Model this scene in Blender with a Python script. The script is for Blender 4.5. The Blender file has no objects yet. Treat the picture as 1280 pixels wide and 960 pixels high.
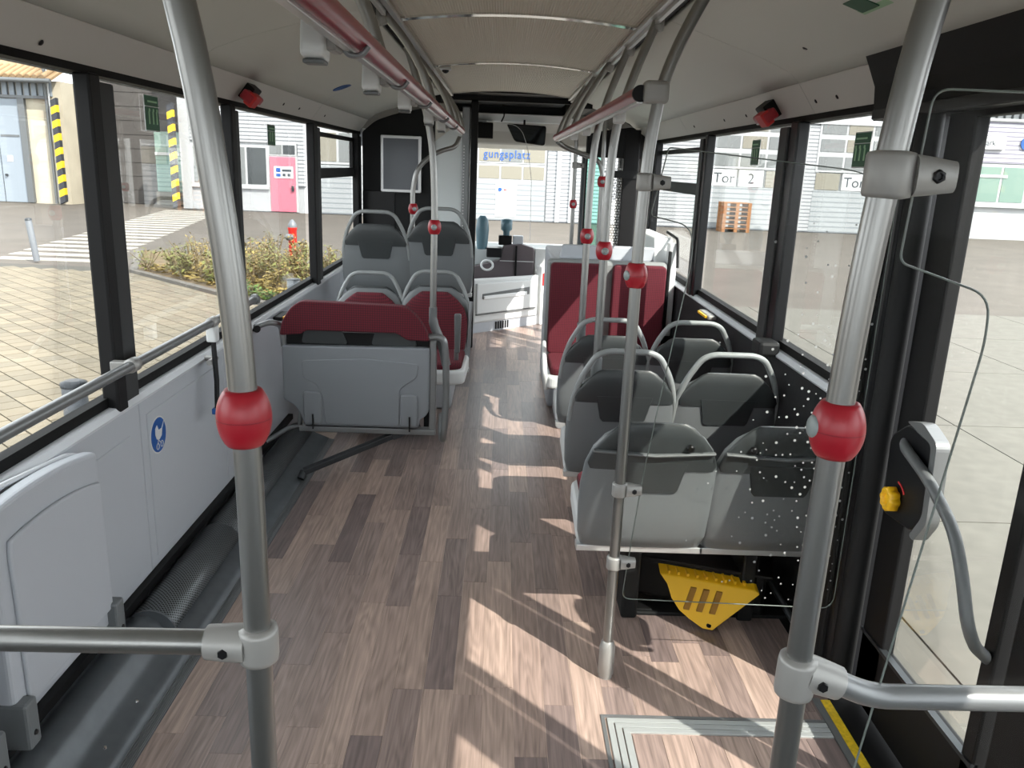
import bpy, bmesh, math, random
from mathutils import Vector, Matrix
random.seed(7)
sc = bpy.context.scene
COL = sc.collection
PI = math.pi

# ------------------------------------------------------------------ camera
cam = bpy.data.cameras.new('camera'); cam_o = bpy.data.objects.new('camera', cam); COL.objects.link(cam_o)
cam.sensor_fit = 'HORIZONTAL'; cam.sensor_width = 36.0; cam.lens = 36.0 * 1010.8 / 1280.0
cam.clip_start = 0.05; cam.clip_end = 300
_p, _y, _r = (math.radians(a) for a in (15.045, 1.206, 2.248))
_fw = Vector((math.sin(_y) * math.cos(_p), math.cos(_y) * math.cos(_p), -math.sin(_p)))
_rt = Vector((math.cos(_y), -math.sin(_y), 0)); _up = _rt.cross(_fw)
_rt, _up = _rt * math.cos(_r) + _up * math.sin(_r), _up * math.cos(_r) - _rt * math.sin(_r)
cam_o.matrix_world = Matrix(((_rt.x, _up.x, -_fw.x, 0), (_rt.y, _up.y, -_fw.y, 0), (_rt.z, _up.z, -_fw.z, 1.62), (0, 0, 0, 1)))
sc.camera = cam_o

# ------------------------------------------------------------------ sky, sun, exposure
world = bpy.data.worlds.new('sky'); sc.world = world; world.use_nodes = True
bg = world.node_tree.nodes['Background']
bg.inputs[0].default_value = (0.91, 0.955, 1.0, 1); bg.inputs[1].default_value = 2.1
sun = bpy.data.lights.new('sun', 'SUN'); sun.energy = 4.4; sun.angle = 0.009; sun.color = (1.0, 0.955, 0.88)
sun_o = bpy.data.objects.new('sun', sun); COL.objects.link(sun_o)
_el = math.radians(42.5)
_sd = Vector((-0.68 * math.cos(_el), 0.733 * math.cos(_el), -math.sin(_el)))
sun_o.rotation_euler = _sd.to_track_quat('-Z', 'Y').to_euler(); sun_o.location = (20, -20, 25)
vs = sc.view_settings
vs.view_transform = 'Standard'; vs.look = 'None'; vs.gamma = 1.0; vs.use_curve_mapping = False
vs.exposure = 1.08

# ------------------------------------------------------------------ materials
def lin(c):
    return tuple(((v / 255) / 12.92 if v <= 10 else (((v / 255) + 0.055) / 1.055) ** 2.4) for v in c)
MATS = {}
def mat(name, rgb, rough=0.5, metal=0.0, noise=0.0, nscale=20.0, bump=0.0, bscale=120.0, coat=0.0, spec=0.5, stretch=None):
    m = bpy.data.materials.new(name); m.use_nodes = True; MATS[name] = m
    nt = m.node_tree; b = nt.nodes['Principled BSDF']
    c = lin(rgb)
    b.inputs['Base Color'].default_value = (*c, 1); b.inputs['Roughness'].default_value = rough
    b.inputs['Metallic'].default_value = metal; b.inputs['Coat Weight'].default_value = coat
    b.inputs['Specular IOR Level'].default_value = spec
    if noise or bump:
        tc = nt.nodes.new('ShaderNodeTexCoord'); mp = nt.nodes.new('ShaderNodeMapping')
        nt.links.new(tc.outputs['Object'], mp.inputs['Vector'])
        if stretch: mp.inputs['Scale'].default_value = stretch
    if noise:
        n = nt.nodes.new('ShaderNodeTexNoise'); n.inputs['Scale'].default_value = nscale; n.inputs['Detail'].default_value = 5
        nt.links.new(mp.outputs[0], n.inputs['Vector'])
        r = nt.nodes.new('ShaderNodeValToRGB')
        r.color_ramp.elements[0].position = 0.3; r.color_ramp.elements[1].position = 0.7
        r.color_ramp.elements[0].color = (*[max(0, v * (1 - noise)) for v in c], 1)
        r.color_ramp.elements[1].color = (*[min(1, v * (1 + noise)) for v in c], 1)
        nt.links.new(n.outputs['Fac'], r.inputs['Fac']); nt.links.new(r.outputs[0], b.inputs['Base Color'])
    if bump:
        n2 = nt.nodes.new('ShaderNodeTexNoise'); n2.inputs['Scale'].default_value = bscale; n2.inputs['Detail'].default_value = 3
        nt.links.new(mp.outputs[0], n2.inputs['Vector'])
        bp = nt.nodes.new('ShaderNodeBump'); bp.inputs['Strength'].default_value = bump; bp.inputs['Distance'].default_value = 0.002
        nt.links.new(n2.outputs['Fac'], bp.inputs['Height']); nt.links.new(bp.outputs[0], b.inputs['Normal'])
    return m
def glass(name, tint, refl=0.08, rough=0.0):
    m = bpy.data.materials.new(name); m.use_nodes = True; MATS[name] = m
    nt = m.node_tree; nt.nodes.clear()
    o = nt.nodes.new('ShaderNodeOutputMaterial'); t = nt.nodes.new('ShaderNodeBsdfTransparent'); g = nt.nodes.new('ShaderNodeBsdfGlossy')
    t.inputs[0].default_value = (*tint, 1); g.inputs['Roughness'].default_value = rough
    f = nt.nodes.new('ShaderNodeLayerWeight'); f.inputs[0].default_value = 0.12
    mu = nt.nodes.new('ShaderNodeMath'); mu.operation = 'MULTIPLY'; mu.inputs[1].default_value = refl / 0.12
    nt.links.new(f.outputs['Fresnel'], mu.inputs[0]); mu.use_clamp = True
    mx = nt.nodes.new('ShaderNodeMixShader')
    nt.links.new(mu.outputs[0], mx.inputs[0]); nt.links.new(t.outputs[0], mx.inputs[1]); nt.links.new(g.outputs[0], mx.inputs[2])
    nt.links.new(mx.outputs[0], o.inputs[0])
    return m

mat('plastic', (174, 178, 184), 0.45, bump=0.15, bscale=400)
mat('plank_seam', (196, 176, 162), 0.5)
mat('plastic_light', (205, 208, 208), 0.4)
mat('sill', (205, 208, 212), 0.3, coat=0.2)
mat('shell', (106, 110, 112), 0.38, bump=0.12, bscale=500)
mat('shell_dark', (50, 54, 55), 0.4, bump=0.1, bscale=500)
mat('bench_grey', (128, 132, 137), 0.4, bump=0.12, bscale=500)
mat('groove', (150, 104, 8), 0.6)
mat('handle', (130, 134, 134), 0.38)
mat('handle_dark', (96, 99, 100), 0.4)
mat('tube', (142, 142, 140), 0.3, 0.85, noise=0.05, nscale=30, stretch=(1, 1, 0.1))
mat('tube_dark', (128, 130, 131), 0.35, 0.5)
mat('clamp', (150, 149, 146), 0.4, 0.25)
mat('alu', (205, 206, 206), 0.35, 0.7)
mat('chrome', (230, 230, 228), 0.12, 1.0)
mat('red_gloss', (130, 16, 34), 0.28)
mat('red_button', (158, 26, 40), 0.35)
mat('black', (15, 15, 16), 0.55, spec=0.25)
mat('black_gloss', (13, 14, 17), 0.35, spec=0.3)
mat('black_soft', (25, 26, 27), 0.6, spec=0.25)
mat('pillar_gray', (50, 51, 52), 0.55, spec=0.3)
mat('rubber', (10, 10, 10), 0.7, spec=0.2)
mat('ceiling', (206, 208, 201), 0.55, bump=0.08, bscale=200)
mat('cove', (202, 201, 196), 0.5)
mat('heater', (92, 97, 101), 0.35, 0.3, noise=0.12, nscale=14)
mat('felt', (42, 42, 44), 0.9, noise=0.15, nscale=60, spec=0.2)
mat('yellow', (238, 184, 20), 0.4)
mat('yellow_strip', (222, 186, 30), 0.6, noise=0.2, nscale=90)
mat('white', (200, 201, 201), 0.5)
mat('white_gloss', (228, 231, 232), 0.25)
mat('blue_sign', (22, 80, 150), 0.45)
mat('green_sign', (18, 84, 52), 0.45)
mat('green_light', (150, 190, 150), 0.45)
mat('screen', (78, 82, 88), 0.18)
mat('mirror', (60, 66, 70), 0.03, 1.0)
mat('dash', (92, 84, 88), 0.5)
mat('teal_plastic', (82, 112, 124), 0.4)
mat('red_sign', (190, 30, 30), 0.5)
mat('steel_dark', (60, 63, 66), 0.4, 0.6)
mat('hydrant_red', (190, 36, 30), 0.4)
mat('bollard', (116, 120, 125), 0.45, 0.3)
mat('asphalt', (82, 76, 69), 0.9, noise=0.12, nscale=1.2)
mat('concrete', (94, 91, 84), 0.9, noise=0.10, nscale=8)
mat('joint', (70, 68, 62), 0.95)
mat('road_paint', (150, 146, 138), 0.8, noise=0.12, nscale=3)
mat('soil', (96, 80, 54), 0.95, noise=0.3, nscale=6)
mat('kerb', (92, 88, 82), 0.9, noise=0.1, nscale=5)
mat('leaf_a', (104, 106, 50), 0.7)
mat('leaf_b', (136, 118, 62), 0.7)
mat('leaf_c', (74, 100, 32), 0.7)
mat('stem', (120, 104, 76), 0.8)
mat('facade_white', (160, 162, 164), 0.7)
mat('facade_cream', (172, 164, 146), 0.85, noise=0.10, nscale=1.5)
mat('facade_dark', (74, 71, 69), 0.85, noise=0.12, nscale=2.5)
mat('roof_tile', (136, 112, 82), 0.85, noise=0.12, nscale=6)
mat('gutter', (96, 99, 101), 0.5, 0.3)
mat('gray_door', (126, 135, 144), 0.55)
mat('frame_white', (170, 172, 173), 0.5)
mat('pane_beige', (126, 122, 110), 0.25)
mat('pane_gray', (112, 115, 115), 0.2)
mat('pane_green', (108, 130, 120), 0.2)
mat('pane_dark', (50, 54, 56), 0.12)
mat('teal_gate', (150, 184, 174), 0.5)
mat('pink', (186, 104, 120), 0.5)
mat('letter_blue', (26, 78, 150), 0.5)
mat('letter_gray', (60, 66, 72), 0.5)
mat('hazard_y', (226, 186, 40), 0.6)
mat('hazard_k', (52, 54, 60), 0.6)
mat('wood_pallet', (140, 92, 48), 0.8, noise=0.2, nscale=10)
mat('dot', (150, 152, 152), 0.6)
mat('bolt', (40, 40, 42), 0.35, 0.6)
mat('glass_frost', (206, 212, 212), 0.35)
mat('stop_face', (140, 150, 150), 0.4)
mat('belt', (18, 19, 22), 0.8)
mat('ramp_edge', (202, 206, 205), 0.35, 0.55)
glass('glass_window', (0.965, 0.97, 0.96), 0.04)
glass('glass_clear', (0.97, 0.975, 0.97), 0.05)
glass('glass_teal', (0.62, 0.86, 0.80), 0.06)
mat('glass_edge', (110, 118, 114), 0.2)

def nodes_of(m): return m.node_tree, m.node_tree.nodes['Principled BSDF']
# woven red upholstery
m = mat('red_fabric', (118, 22, 44), 0.85); nt, b = nodes_of(m)
tc = nt.nodes.new('ShaderNodeTexCoord'); mp = nt.nodes.new('ShaderNodeMapping'); mp.inputs['Scale'].default_value = (1, 1, 1)
nt.links.new(tc.outputs['Object'], mp.inputs[0])
sx_ = nt.nodes.new('ShaderNodeSeparateXYZ'); nt.links.new(mp.outputs[0], sx_.inputs[0]); cx_ = nt.nodes.new('ShaderNodeCombineXYZ')
az_ = nt.nodes.new('ShaderNodeMath'); az_.operation = 'ADD'; nt.links.new(sx_.outputs['Y'], az_.inputs[0]); nt.links.new(sx_.outputs['Z'], az_.inputs[1])
nt.links.new(sx_.outputs['X'], cx_.inputs['X']); nt.links.new(az_.outputs[0], cx_.inputs['Y'])
vo = nt.nodes.new('ShaderNodeTexVoronoi'); vo.voronoi_dimensions = '2D'; vo.inputs['Scale'].default_value = 85; vo.inputs['Randomness'].default_value = 0.0
nt.links.new(cx_.outputs[0], vo.inputs['Vector'])
rp = nt.nodes.new('ShaderNodeValToRGB'); rp.color_ramp.elements[0].position = 0.25; rp.color_ramp.elements[1].position = 0.6
rp.color_ramp.elements[0].color = (*lin((98, 15, 33)), 1); rp.color_ramp.elements[1].color = (*lin((52, 9, 20)), 1)
nt.links.new(vo.outputs['Distance'], rp.inputs[0]); nt.links.new(rp.outputs[0], b.inputs['Base Color'])
# floor planks: tone differs from plank to plank, grain runs along the plank
m = mat('plank', (120, 102, 94), 0.36); nt, b = nodes_of(m)
tc = nt.nodes.new('ShaderNodeTexCoord'); oi = nt.nodes.new('ShaderNodeObjectInfo')
mp = nt.nodes.new('ShaderNodeMapping'); mp.inputs['Scale'].default_value = (105, 3.2, 1)
nt.links.new(tc.outputs['Object'], mp.inputs[0])
mw = nt.nodes.new('ShaderNodeMath'); mw.operation = 'MULTIPLY'; mw.inputs[1].default_value = 60
nt.links.new(oi.outputs['Random'], mw.inputs[0])
n1 = nt.nodes.new('ShaderNodeTexNoise'); n1.noise_dimensions = '4D'; n1.inputs['Scale'].default_value = 1.0; n1.inputs['Detail'].default_value = 6; n1.inputs['Roughness'].default_value = 0.62
nt.links.new(mp.outputs[0], n1.inputs['Vector']); nt.links.new(mw.outputs[0], n1.inputs['W'])
mp2 = nt.nodes.new('ShaderNodeMapping'); mp2.inputs['Scale'].default_value = (13, 1.4, 1); nt.links.new(tc.outputs['Object'], mp2.inputs[0])
n2 = nt.nodes.new('ShaderNodeTexNoise'); n2.noise_dimensions = '4D'; n2.inputs['Scale'].default_value = 1.0; n2.inputs['Detail'].default_value = 2
nt.links.new(mp2.outputs[0], n2.inputs['Vector']); nt.links.new(mw.outputs[0], n2.inputs['W'])
sn = nt.nodes.new('ShaderNodeMath'); sn.operation = 'MULTIPLY'; sn.inputs[1].default_value = 70; nt.links.new(n2.outputs['Fac'], sn.inputs[0])
si = nt.nodes.new('ShaderNodeMath'); si.operation = 'SINE'; nt.links.new(sn.outputs[0], si.inputs[0])
sm = nt.nodes.new('ShaderNodeMath'); sm.operation = 'MULTIPLY'; sm.inputs[1].default_value = 0.07; nt.links.new(si.outputs[0], sm.inputs[0])
ad = nt.nodes.new('ShaderNodeMath'); ad.operation = 'ADD'; nt.links.new(n1.outputs['Fac'], ad.inputs[0]); nt.links.new(sm.outputs[0], ad.inputs[1])
gr = nt.nodes.new('ShaderNodeMapRange'); gr.inputs['From Min'].default_value = 0.28; gr.inputs['From Max'].default_value = 0.72
gr.inputs['To Min'].default_value = 0.62; gr.inputs['To Max'].default_value = 1.30
nt.links.new(ad.outputs[0], gr.inputs[0])
cr = nt.nodes.new('ShaderNodeValToRGB'); cr.color_ramp.interpolation = 'LINEAR'
cr.color_ramp.elements[0].color = (*lin((116, 102, 99)), 1); cr.color_ramp.elements[1].color = (*lin((174, 152, 140)), 1)
for p_, c_ in ((0.25, (132, 116, 111)), (0.55, (152, 132, 123)), (0.8, (163, 142, 131))):
    e = cr.color_ramp.elements.new(p_); e.color = (*lin(c_), 1)
nt.links.new(oi.outputs['Random'], cr.inputs[0])
mx = nt.nodes.new('ShaderNodeMix'); mx.data_type = 'RGBA'; mx.blend_type = 'MULTIPLY'; mx.inputs[0].default_value = 1.0
nt.links.new(cr.outputs[0], mx.inputs[6]); nt.links.new(gr.outputs[0], mx.inputs[7]); nt.links.new(mx.outputs[2], b.inputs['Base Color'])
# pavers: tone per paver
m = mat('paver', (160, 150, 130), 0.9); nt, b = nodes_of(m)
oi = nt.nodes.new('ShaderNodeObjectInfo'); ge = nt.nodes.new('ShaderNodeNewGeometry'); su = nt.nodes.new('ShaderNodeMath'); su.operation = 'ADD'
nt.links.new(oi.outputs['Random'], su.inputs[0]); nt.links.new(ge.outputs['Random Per Island'], su.inputs[1])
fr = nt.nodes.new('ShaderNodeMath'); fr.operation = 'FRACT'; nt.links.new(su.outputs[0], fr.inputs[0])
cr = nt.nodes.new('ShaderNodeValToRGB'); cr.color_ramp.elements[0].color = (*lin((99, 92, 78)), 1); cr.color_ramp.elements[1].color = (*lin((116, 107, 90)), 1)
nt.links.new(fr.outputs[0], cr.inputs[0]); nt.links.new(cr.outputs[0], b.inputs['Base Color'])
# horizontal profiled sheet cladding (grooves a few pixels apart at 30 m)
def cladding(name, rgb, dark, per_m):
    m = mat(name, rgb, 0.6); nt, b = nodes_of(m)
    tc = nt.nodes.new('ShaderNodeTexCoord'); sx = nt.nodes.new('ShaderNodeSeparateXYZ'); nt.links.new(tc.outputs['Object'], sx.inputs[0])
    mu = nt.nodes.new('ShaderNodeMath'); mu.operation = 'MULTIPLY'; mu.inputs[1].default_value = per_m; nt.links.new(sx.outputs['Z'], mu.inputs[0])
    fr = nt.nodes.new('ShaderNodeMath'); fr.operation = 'FRACT'; nt.links.new(mu.outputs[0], fr.inputs[0])
    cr = nt.nodes.new('ShaderNodeValToRGB'); cr.color_ramp.interpolation = 'CONSTANT'
    cr.color_ramp.elements[0].color = (*lin(dark), 1); cr.color_ramp.elements[1].color = (*lin(rgb), 1); cr.color_ramp.elements[1].position = 0.26
    nt.links.new(fr.outputs[0], cr.inputs[0]); nt.links.new(cr.outputs[0], b.inputs['Base Color'])
cladding('cladding', (164, 166, 168), (100, 103, 108), 7.5)
cladding('cladding_violet', (168, 167, 172), (106, 102, 118), 6.5)
cladding('gate_slats', (148, 152, 154), (120, 125, 129), 5.5)
cladding('teal_slats', (112, 142, 133), (92, 122, 114), 6.0)
# perforated sheet: dark holes by UV
m = mat('perforated', (96, 100, 103), 0.4, 0.3); nt, b = nodes_of(m)
uvn = nt.nodes.new('ShaderNodeTexCoord'); mp = nt.nodes.new('ShaderNodeMapping'); mp.inputs['Scale'].default_value = (1, 1, 1); mp.inputs['Rotation'].default_value = (0, 0, PI / 4)
nt.links.new(uvn.outputs['UV'], mp.inputs[0])
vo = nt.nodes.new('ShaderNodeTexVoronoi'); vo.voronoi_dimensions = '2D'; vo.inputs['Scale'].default_value = 100; vo.inputs['Randomness'].default_value = 0
nt.links.new(mp.outputs[0], vo.inputs['Vector'])
cr = nt.nodes.new('ShaderNodeValToRGB'); cr.color_ramp.interpolation = 'CONSTANT'
cr.color_ramp.elements[0].color = (0.004, 0.004, 0.004, 1); cr.color_ramp.elements[1].color = (*lin((104, 108, 111)), 1); cr.color_ramp.elements[1].position = 0.34
nt.links.new(vo.outputs['Distance'], cr.inputs[0]); nt.links.new(cr.outputs[0], b.inputs['Base Color'])
# ribbed ceiling panel
m = mat('ceiling_rib', (200, 194, 180), 0.6); nt, b = nodes_of(m)
tc = nt.nodes.new('ShaderNodeTexCoord'); wv = nt.nodes.new('ShaderNodeTexWave'); wv.inputs['Scale'].default_value = 30; wv.bands_direction = 'X'
nt.links.new(tc.outputs['Object'], wv.inputs['Vector'])
bp = nt.nodes.new('ShaderNodeBump'); bp.inputs['Strength'].default_value = 0.5; bp.inputs['Distance'].default_value = 0.003
nt.links.new(wv.outputs['Fac'], bp.inputs['Height']); nt.links.new(bp.outputs[0], b.inputs['Normal'])

# ------------------------------------------------------------------ mesh helpers
W = {}
class MB:
    def __init__(s): s.v = []; s.f = []; s.sm = []; s.uv = None
    def add(s, vs, fs, smooth=False):
        o = len(s.v); s.v += [Vector(p) for p in vs]
        s.f += [[i + o for i in q] for q in fs]; s.sm += [smooth] * len(fs); return s
    def box(s, x0, x1, y0, y1, z0, z1):
        return s.add([(x0, y0, z0), (x1, y0, z0), (x1, y1, z0), (x0, y1, z0), (x0, y0, z1), (x1, y0, z1), (x1, y1, z1), (x0, y1, z1)],
                     [(0, 3, 2, 1), (4, 5, 6, 7), (0, 1, 5, 4), (1, 2, 6, 5), (2, 3, 7, 6), (3, 0, 4, 7)])
    def obox(s, c, size, rot=None):
        M = rot if rot is not None else Matrix.Identity(3); c = Vector(c); hx, hy, hz = (q / 2 for q in size)
        P = [c + M @ Vector((a * hx, b * hy, d * hz)) for d in (-1, 1) for a, b in ((-1, -1), (1, -1), (1, 1), (-1, 1))]
        return s.add(P, [(0, 3, 2, 1), (4, 5, 6, 7), (0, 1, 5, 4), (1, 2, 6, 5), (2, 3, 7, 6), (3, 0, 4, 7)])
    def loft(s, rings, caps=True, smooth=True, closed=True):
        n = len(rings[0]); vs = [p for r in rings for p in r]; fs = []
        for i in range(len(rings) - 1):
            for j in range(n if closed else n - 1):
                k = (j + 1) % n
                fs.append((i * n + j, i * n + k, (i + 1) * n + k, (i + 1) * n + j))
        s.add(vs, fs, smooth)
        if caps: s.add([*rings[0]], [list(range(n))[::-1]], False); s.add([*rings[-1]], [list(range(n))], False)
        return s
    def tube(s, path, r, n=14, flat=1.0):
        P = [Vector(p) for p in path]; rings = []; nrm = None
        for i, p in enumerate(P):
            t = (P[min(i + 1, len(P) - 1)] - P[max(i - 1, 0)]).normalized()
            if nrm is None:
                a = Vector((0, 0, 1)) if abs(t.z) < 0.9 else Vector((1, 0, 0)); nrm = t.cross(a).normalized()
            else:
                nrm = (nrm - t * nrm.dot(t)).normalized()
            bn = t.cross(nrm); rr = r[i] if isinstance(r, (list, tuple)) else r
            rings.append([p + nrm * rr * math.cos(2 * PI * j / n) + bn * rr * flat * math.sin(2 * PI * j / n) for j in range(n)])
        return s.loft(rings)
    def lathe(s, o, ax, prof, n=20):
        o = Vector(o); ax = Vector(ax).normalized(); a = Vector((1, 0, 0)) if abs(ax.x) < 0.9 else Vector((0, 1, 0))
        u = ax.cross(a).normalized(); w = ax.cross(u)
        return s.loft([[o + ax * h + (u * math.cos(2 * PI * j / n) + w * math.sin(2 * PI * j / n)) * max(r, 1e-4) for j in range(n)] for r, h in prof])
    def prism(s, poly, plane, a0, a1):
        def P(a, b, d): return {'xz': (a, d, b), 'yz': (d, a, b), 'xy': (a, b, d)}[plane]
        n = len(poly); vs = [P(a, b, a0) for a, b in poly] + [P(a, b, a1) for a, b in poly]
        fs = [list(range(n)), list(range(n, 2 * n))[::-1]] + [(i, i + n, (i + 1) % n + n, (i + 1) % n) for i in range(n)]
        return s.add(vs, fs)
    def build(s, name, material, parent=None, bevel=0.0, seg=2, subsurf=0, fix=True):
        if parent is None:
            xs = [p.x for p in s.v]; ys = [p.y for p in s.v]; zs = [p.z for p in s.v]
            org = Vector(((min(xs) + max(xs)) / 2, (min(ys) + max(ys)) / 2, min(zs)))
            loc = org
        else:
            org = W[parent]; loc = Vector((0, 0, 0))
        me = bpy.data.meshes.new(name); me.from_pydata([p - org for p in s.v], [], s.f)
        me.polygons.foreach_set('use_smooth', s.sm)
        if s.uv:
            ul = me.uv_layers.new(name='UVMap')
            for lp in me.loops: ul.data[lp.index].uv = s.uv[lp.vertex_index]
        me.materials.append(MATS[material]); me.update()
        if fix:
            bm = bmesh.new(); bm.from_mesh(me); bmesh.ops.recalc_face_normals(bm, faces=bm.faces); bm.to_mesh(me); bm.free()
        o = bpy.data.objects.new(name, me); COL.objects.link(o); o.location = loc
        if parent is not None: o.parent = parent
        W[o] = org
        if bevel:
            md = o.modifiers.new('bevel', 'BEVEL'); md.width = bevel; md.segments = seg; md.limit_method = 'ANGLE'; md.angle_limit = 0.6
        if subsurf:
            md = o.modifiers.new('sub', 'SUBSURF'); md.levels = subsurf; md.render_levels = subsurf
        return o
def tag(o, label=None, cat=None, group=None, kind=None):
    if label: o['label'] = label
    if cat: o['category'] = cat
    if group: o['group'] = group
    if kind: o['kind'] = kind
    return o
def thing(name, label, cat, loc=(0, 0, 0), group=None, kind=None):
    o = bpy.data.objects.new(name, None); COL.objects.link(o); o.location = loc; o.empty_display_size = 0.1
    W[o] = Vector(loc); return tag(o, label, cat, group, kind)
def copy_tree(o, parent=None):
    c = o.copy(); COL.objects.link(c); c.parent = parent
    if parent is not None: c.matrix_parent_inverse = o.matrix_parent_inverse.copy()
    for ch in list(o.children): copy_tree(ch, c)
    return c
def fillet(path, rad, seg=6):
    P = [Vector(p) for p in path]; out = [P[0]]
    for i in range(1, len(P) - 1):
        a, p, c = P[i - 1], P[i], P[i + 1]
        d0 = (a - p); d1 = (c - p); k = min(rad, d0.length * 0.49, d1.length * 0.49)
        q0 = p + d0.normalized() * k; q1 = p + d1.normalized() * k
        for j in range(seg + 1):
            t = j / seg; out.append(q0 * (1 - t) ** 2 + p * 2 * t * (1 - t) + q1 * t * t)
    out.append(P[-1]); return out
def rrect(x0, x1, z0, z1, r, seg=5):
    pts = []
    for cx, cz, a in ((x1 - r, z1 - r, 0), (x0 + r, z1 - r, 90), (x0 + r, z0 + r, 180), (x1 - r, z0 + r, 270)):
        for j in range(seg + 1):
            t = math.radians(a + 90 * j / seg); pts.append((cx + r * math.cos(t), cz + r * math.sin(t)))
    return pts
def round_poly(poly, rad, seg=5):
    n = len(poly); out = []
    for i in range(n):
        a, p, c = (Vector((*poly[(i + k) % n], 0)) for k in (-1, 0, 1))
        rr = rad[i] if isinstance(rad, (list, tuple)) else rad
        d0 = a - p; d1 = c - p; k = min(rr, d0.length * 0.45, d1.length * 0.45)
        if k < 1e-5: out.append((p.x, p.y)); continue
        q0 = p + d0.normalized() * k; q1 = p + d1.normalized() * k
        for j in range(seg + 1):
            t = j / seg; w = q0 * (1 - t) ** 2 + p * 2 * t * (1 - t) + q1 * t * t; out.append((w.x, w.y))
    return out
def text_mesh(name, txt, size, pos, material, parent, face='-y', depth=0.004, align='CENTER', xscale=1.0, space=1.0):
    cu = bpy.data.curves.new('t', 'FONT'); cu.body = txt; cu.size = size; cu.space_character = space; cu.extrude = depth / 2; cu.align_x = align; cu.align_y = 'CENTER'
    to = bpy.data.objects.new('t', cu); COL.objects.link(to)
    dg = bpy.context.evaluated_depsgraph_get(); me = bpy.data.meshes.new_from_object(to.evaluated_get(dg))
    bpy.data.objects.remove(to); bpy.data.curves.remove(cu)
    mb = MB(); p = Vector(pos)
    if face == '-y': vs = [p + Vector((v.co.x * xscale, -v.co.z, v.co.y)) for v in me.vertices]
    elif face == '-x': vs = [p + Vector((-v.co.z, -v.co.x * xscale, v.co.y)) for v in me.vertices]
    else: vs = [p + Vector((v.co.z, v.co.x * xscale, v.co.y)) for v in me.vertices]
    mb.add(vs, [list(q.vertices) for q in me.polygons]); bpy.data.meshes.remove(me)
    return mb.build(name, material, parent)
def disc(mb, c, r, axis, n=14, th=0.001):
    return mb.lathe(c, axis, [(r, 0), (r, th)], n)

XL, XR = -1.22, 1.18
ST = 'structure'

# ------------------------------------------------------------------ outside ground
G = -0.34
g_as = tag(MB().box(-70, 70, -30, 90, G - 0.25, G - 0.03).build('ground', 'asphalt'), 'pale asphalt yard around the bus', kind=ST)
# zebra stripes
zr = thing('zebra_crossing', 'white zebra crossing painted on the yard before the hall', 'crossing', (-9.5, 22, G - 0.03))
dz = Vector((-0.19, 1.0, 0)); ds = Vector((1.0, 0.0, 0)); dn = Vector((0, 1, 0))
for i in range(20):
    c = Vector((-8.3, 15.15, G - 0.025)) + dz * (i * 0.76)
    R = Matrix((ds, dn, Vector((0, 0, 1)))).transposed()
    MB().obox(c, (1.95, 0.38, 0.012), R).build('stripe', 'road_paint', zr)
# pavers on the left
pav = thing('ground_paving', 'beige interlocking paving left of the bus', None, (-5, 7, G - 0.03), kind=ST)
MB().prism([(-1.5, 0.5), (-1.5, 9.6), (-4.06, 11.7), (-6.1, 13.65), (-7.2, 14.3), (-14, 14.6), (-14, 0.5)], 'xy', G - 0.06, G - 0.016).build('bedding', 'joint', pav)
pa = math.radians(-42.5); U = Vector((math.cos(pa), math.sin(pa), 0)); V = Vector((-U.y, U.x, 0)); pw, ph = 0.20, 0.205
def in_pav(x, y):
    if not (-13.8 < x < -1.55 and 0.7 < y < 14.5): return False
    if x > -4.06: return y < 9.55 + (-1.5 - x) * 0.82
    if x > -6.1: return y < 11.65 + (-4.06 - x) * 0.95
    return y < 13.6 + (-6.1 - x) * 0.12
cells = []
for i in range(-75, 75):
    for j in range(-75, 75):
        c = Vector((-6, 7, 0)) + U * ((i + 0.5 * (j % 2)) * pw) + V * (j * ph)
        if in_pav(c.x, c.y) and (c.x / (c.y + 0.4) > -1.1) and c.x / (c.y + 0.01) < 0.0: cells.append(c)
cells.sort(key=lambda c: c.x ** 2 + c.y ** 2 if 1.9 < c.y else 999)
pm = None; rest = MB(); ang = math.atan2(U.y, U.x)
for k, c in enumerate(cells):
    if k < 300:
        if pm is None:
            o = MB().box(-pw / 2 + 0.006, pw / 2 - 0.006, -ph / 2 + 0.006, ph / 2 - 0.006, -0.05, 0.0).build('paver', 'paver', pav); pm = o
            o.data.transform(Matrix.Translation(W[pav]))
        else:
            o = pm.copy(); COL.objects.link(o); o.name = 'paver'
        o.location = Vector((c.x, c.y, G + random.uniform(-0.003, 0.002))) - W[pav]; o.rotation_euler = (0, 0, ang)
    else:
        rest.obox((c.x, c.y, G - 0.025), (pw - 0.012, ph - 0.012, 0.05), Matrix((U, V, Vector((0, 0, 1)))).transposed())
tag(rest.build('paver_field', 'paver', pav), kind='stuff')
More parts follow.
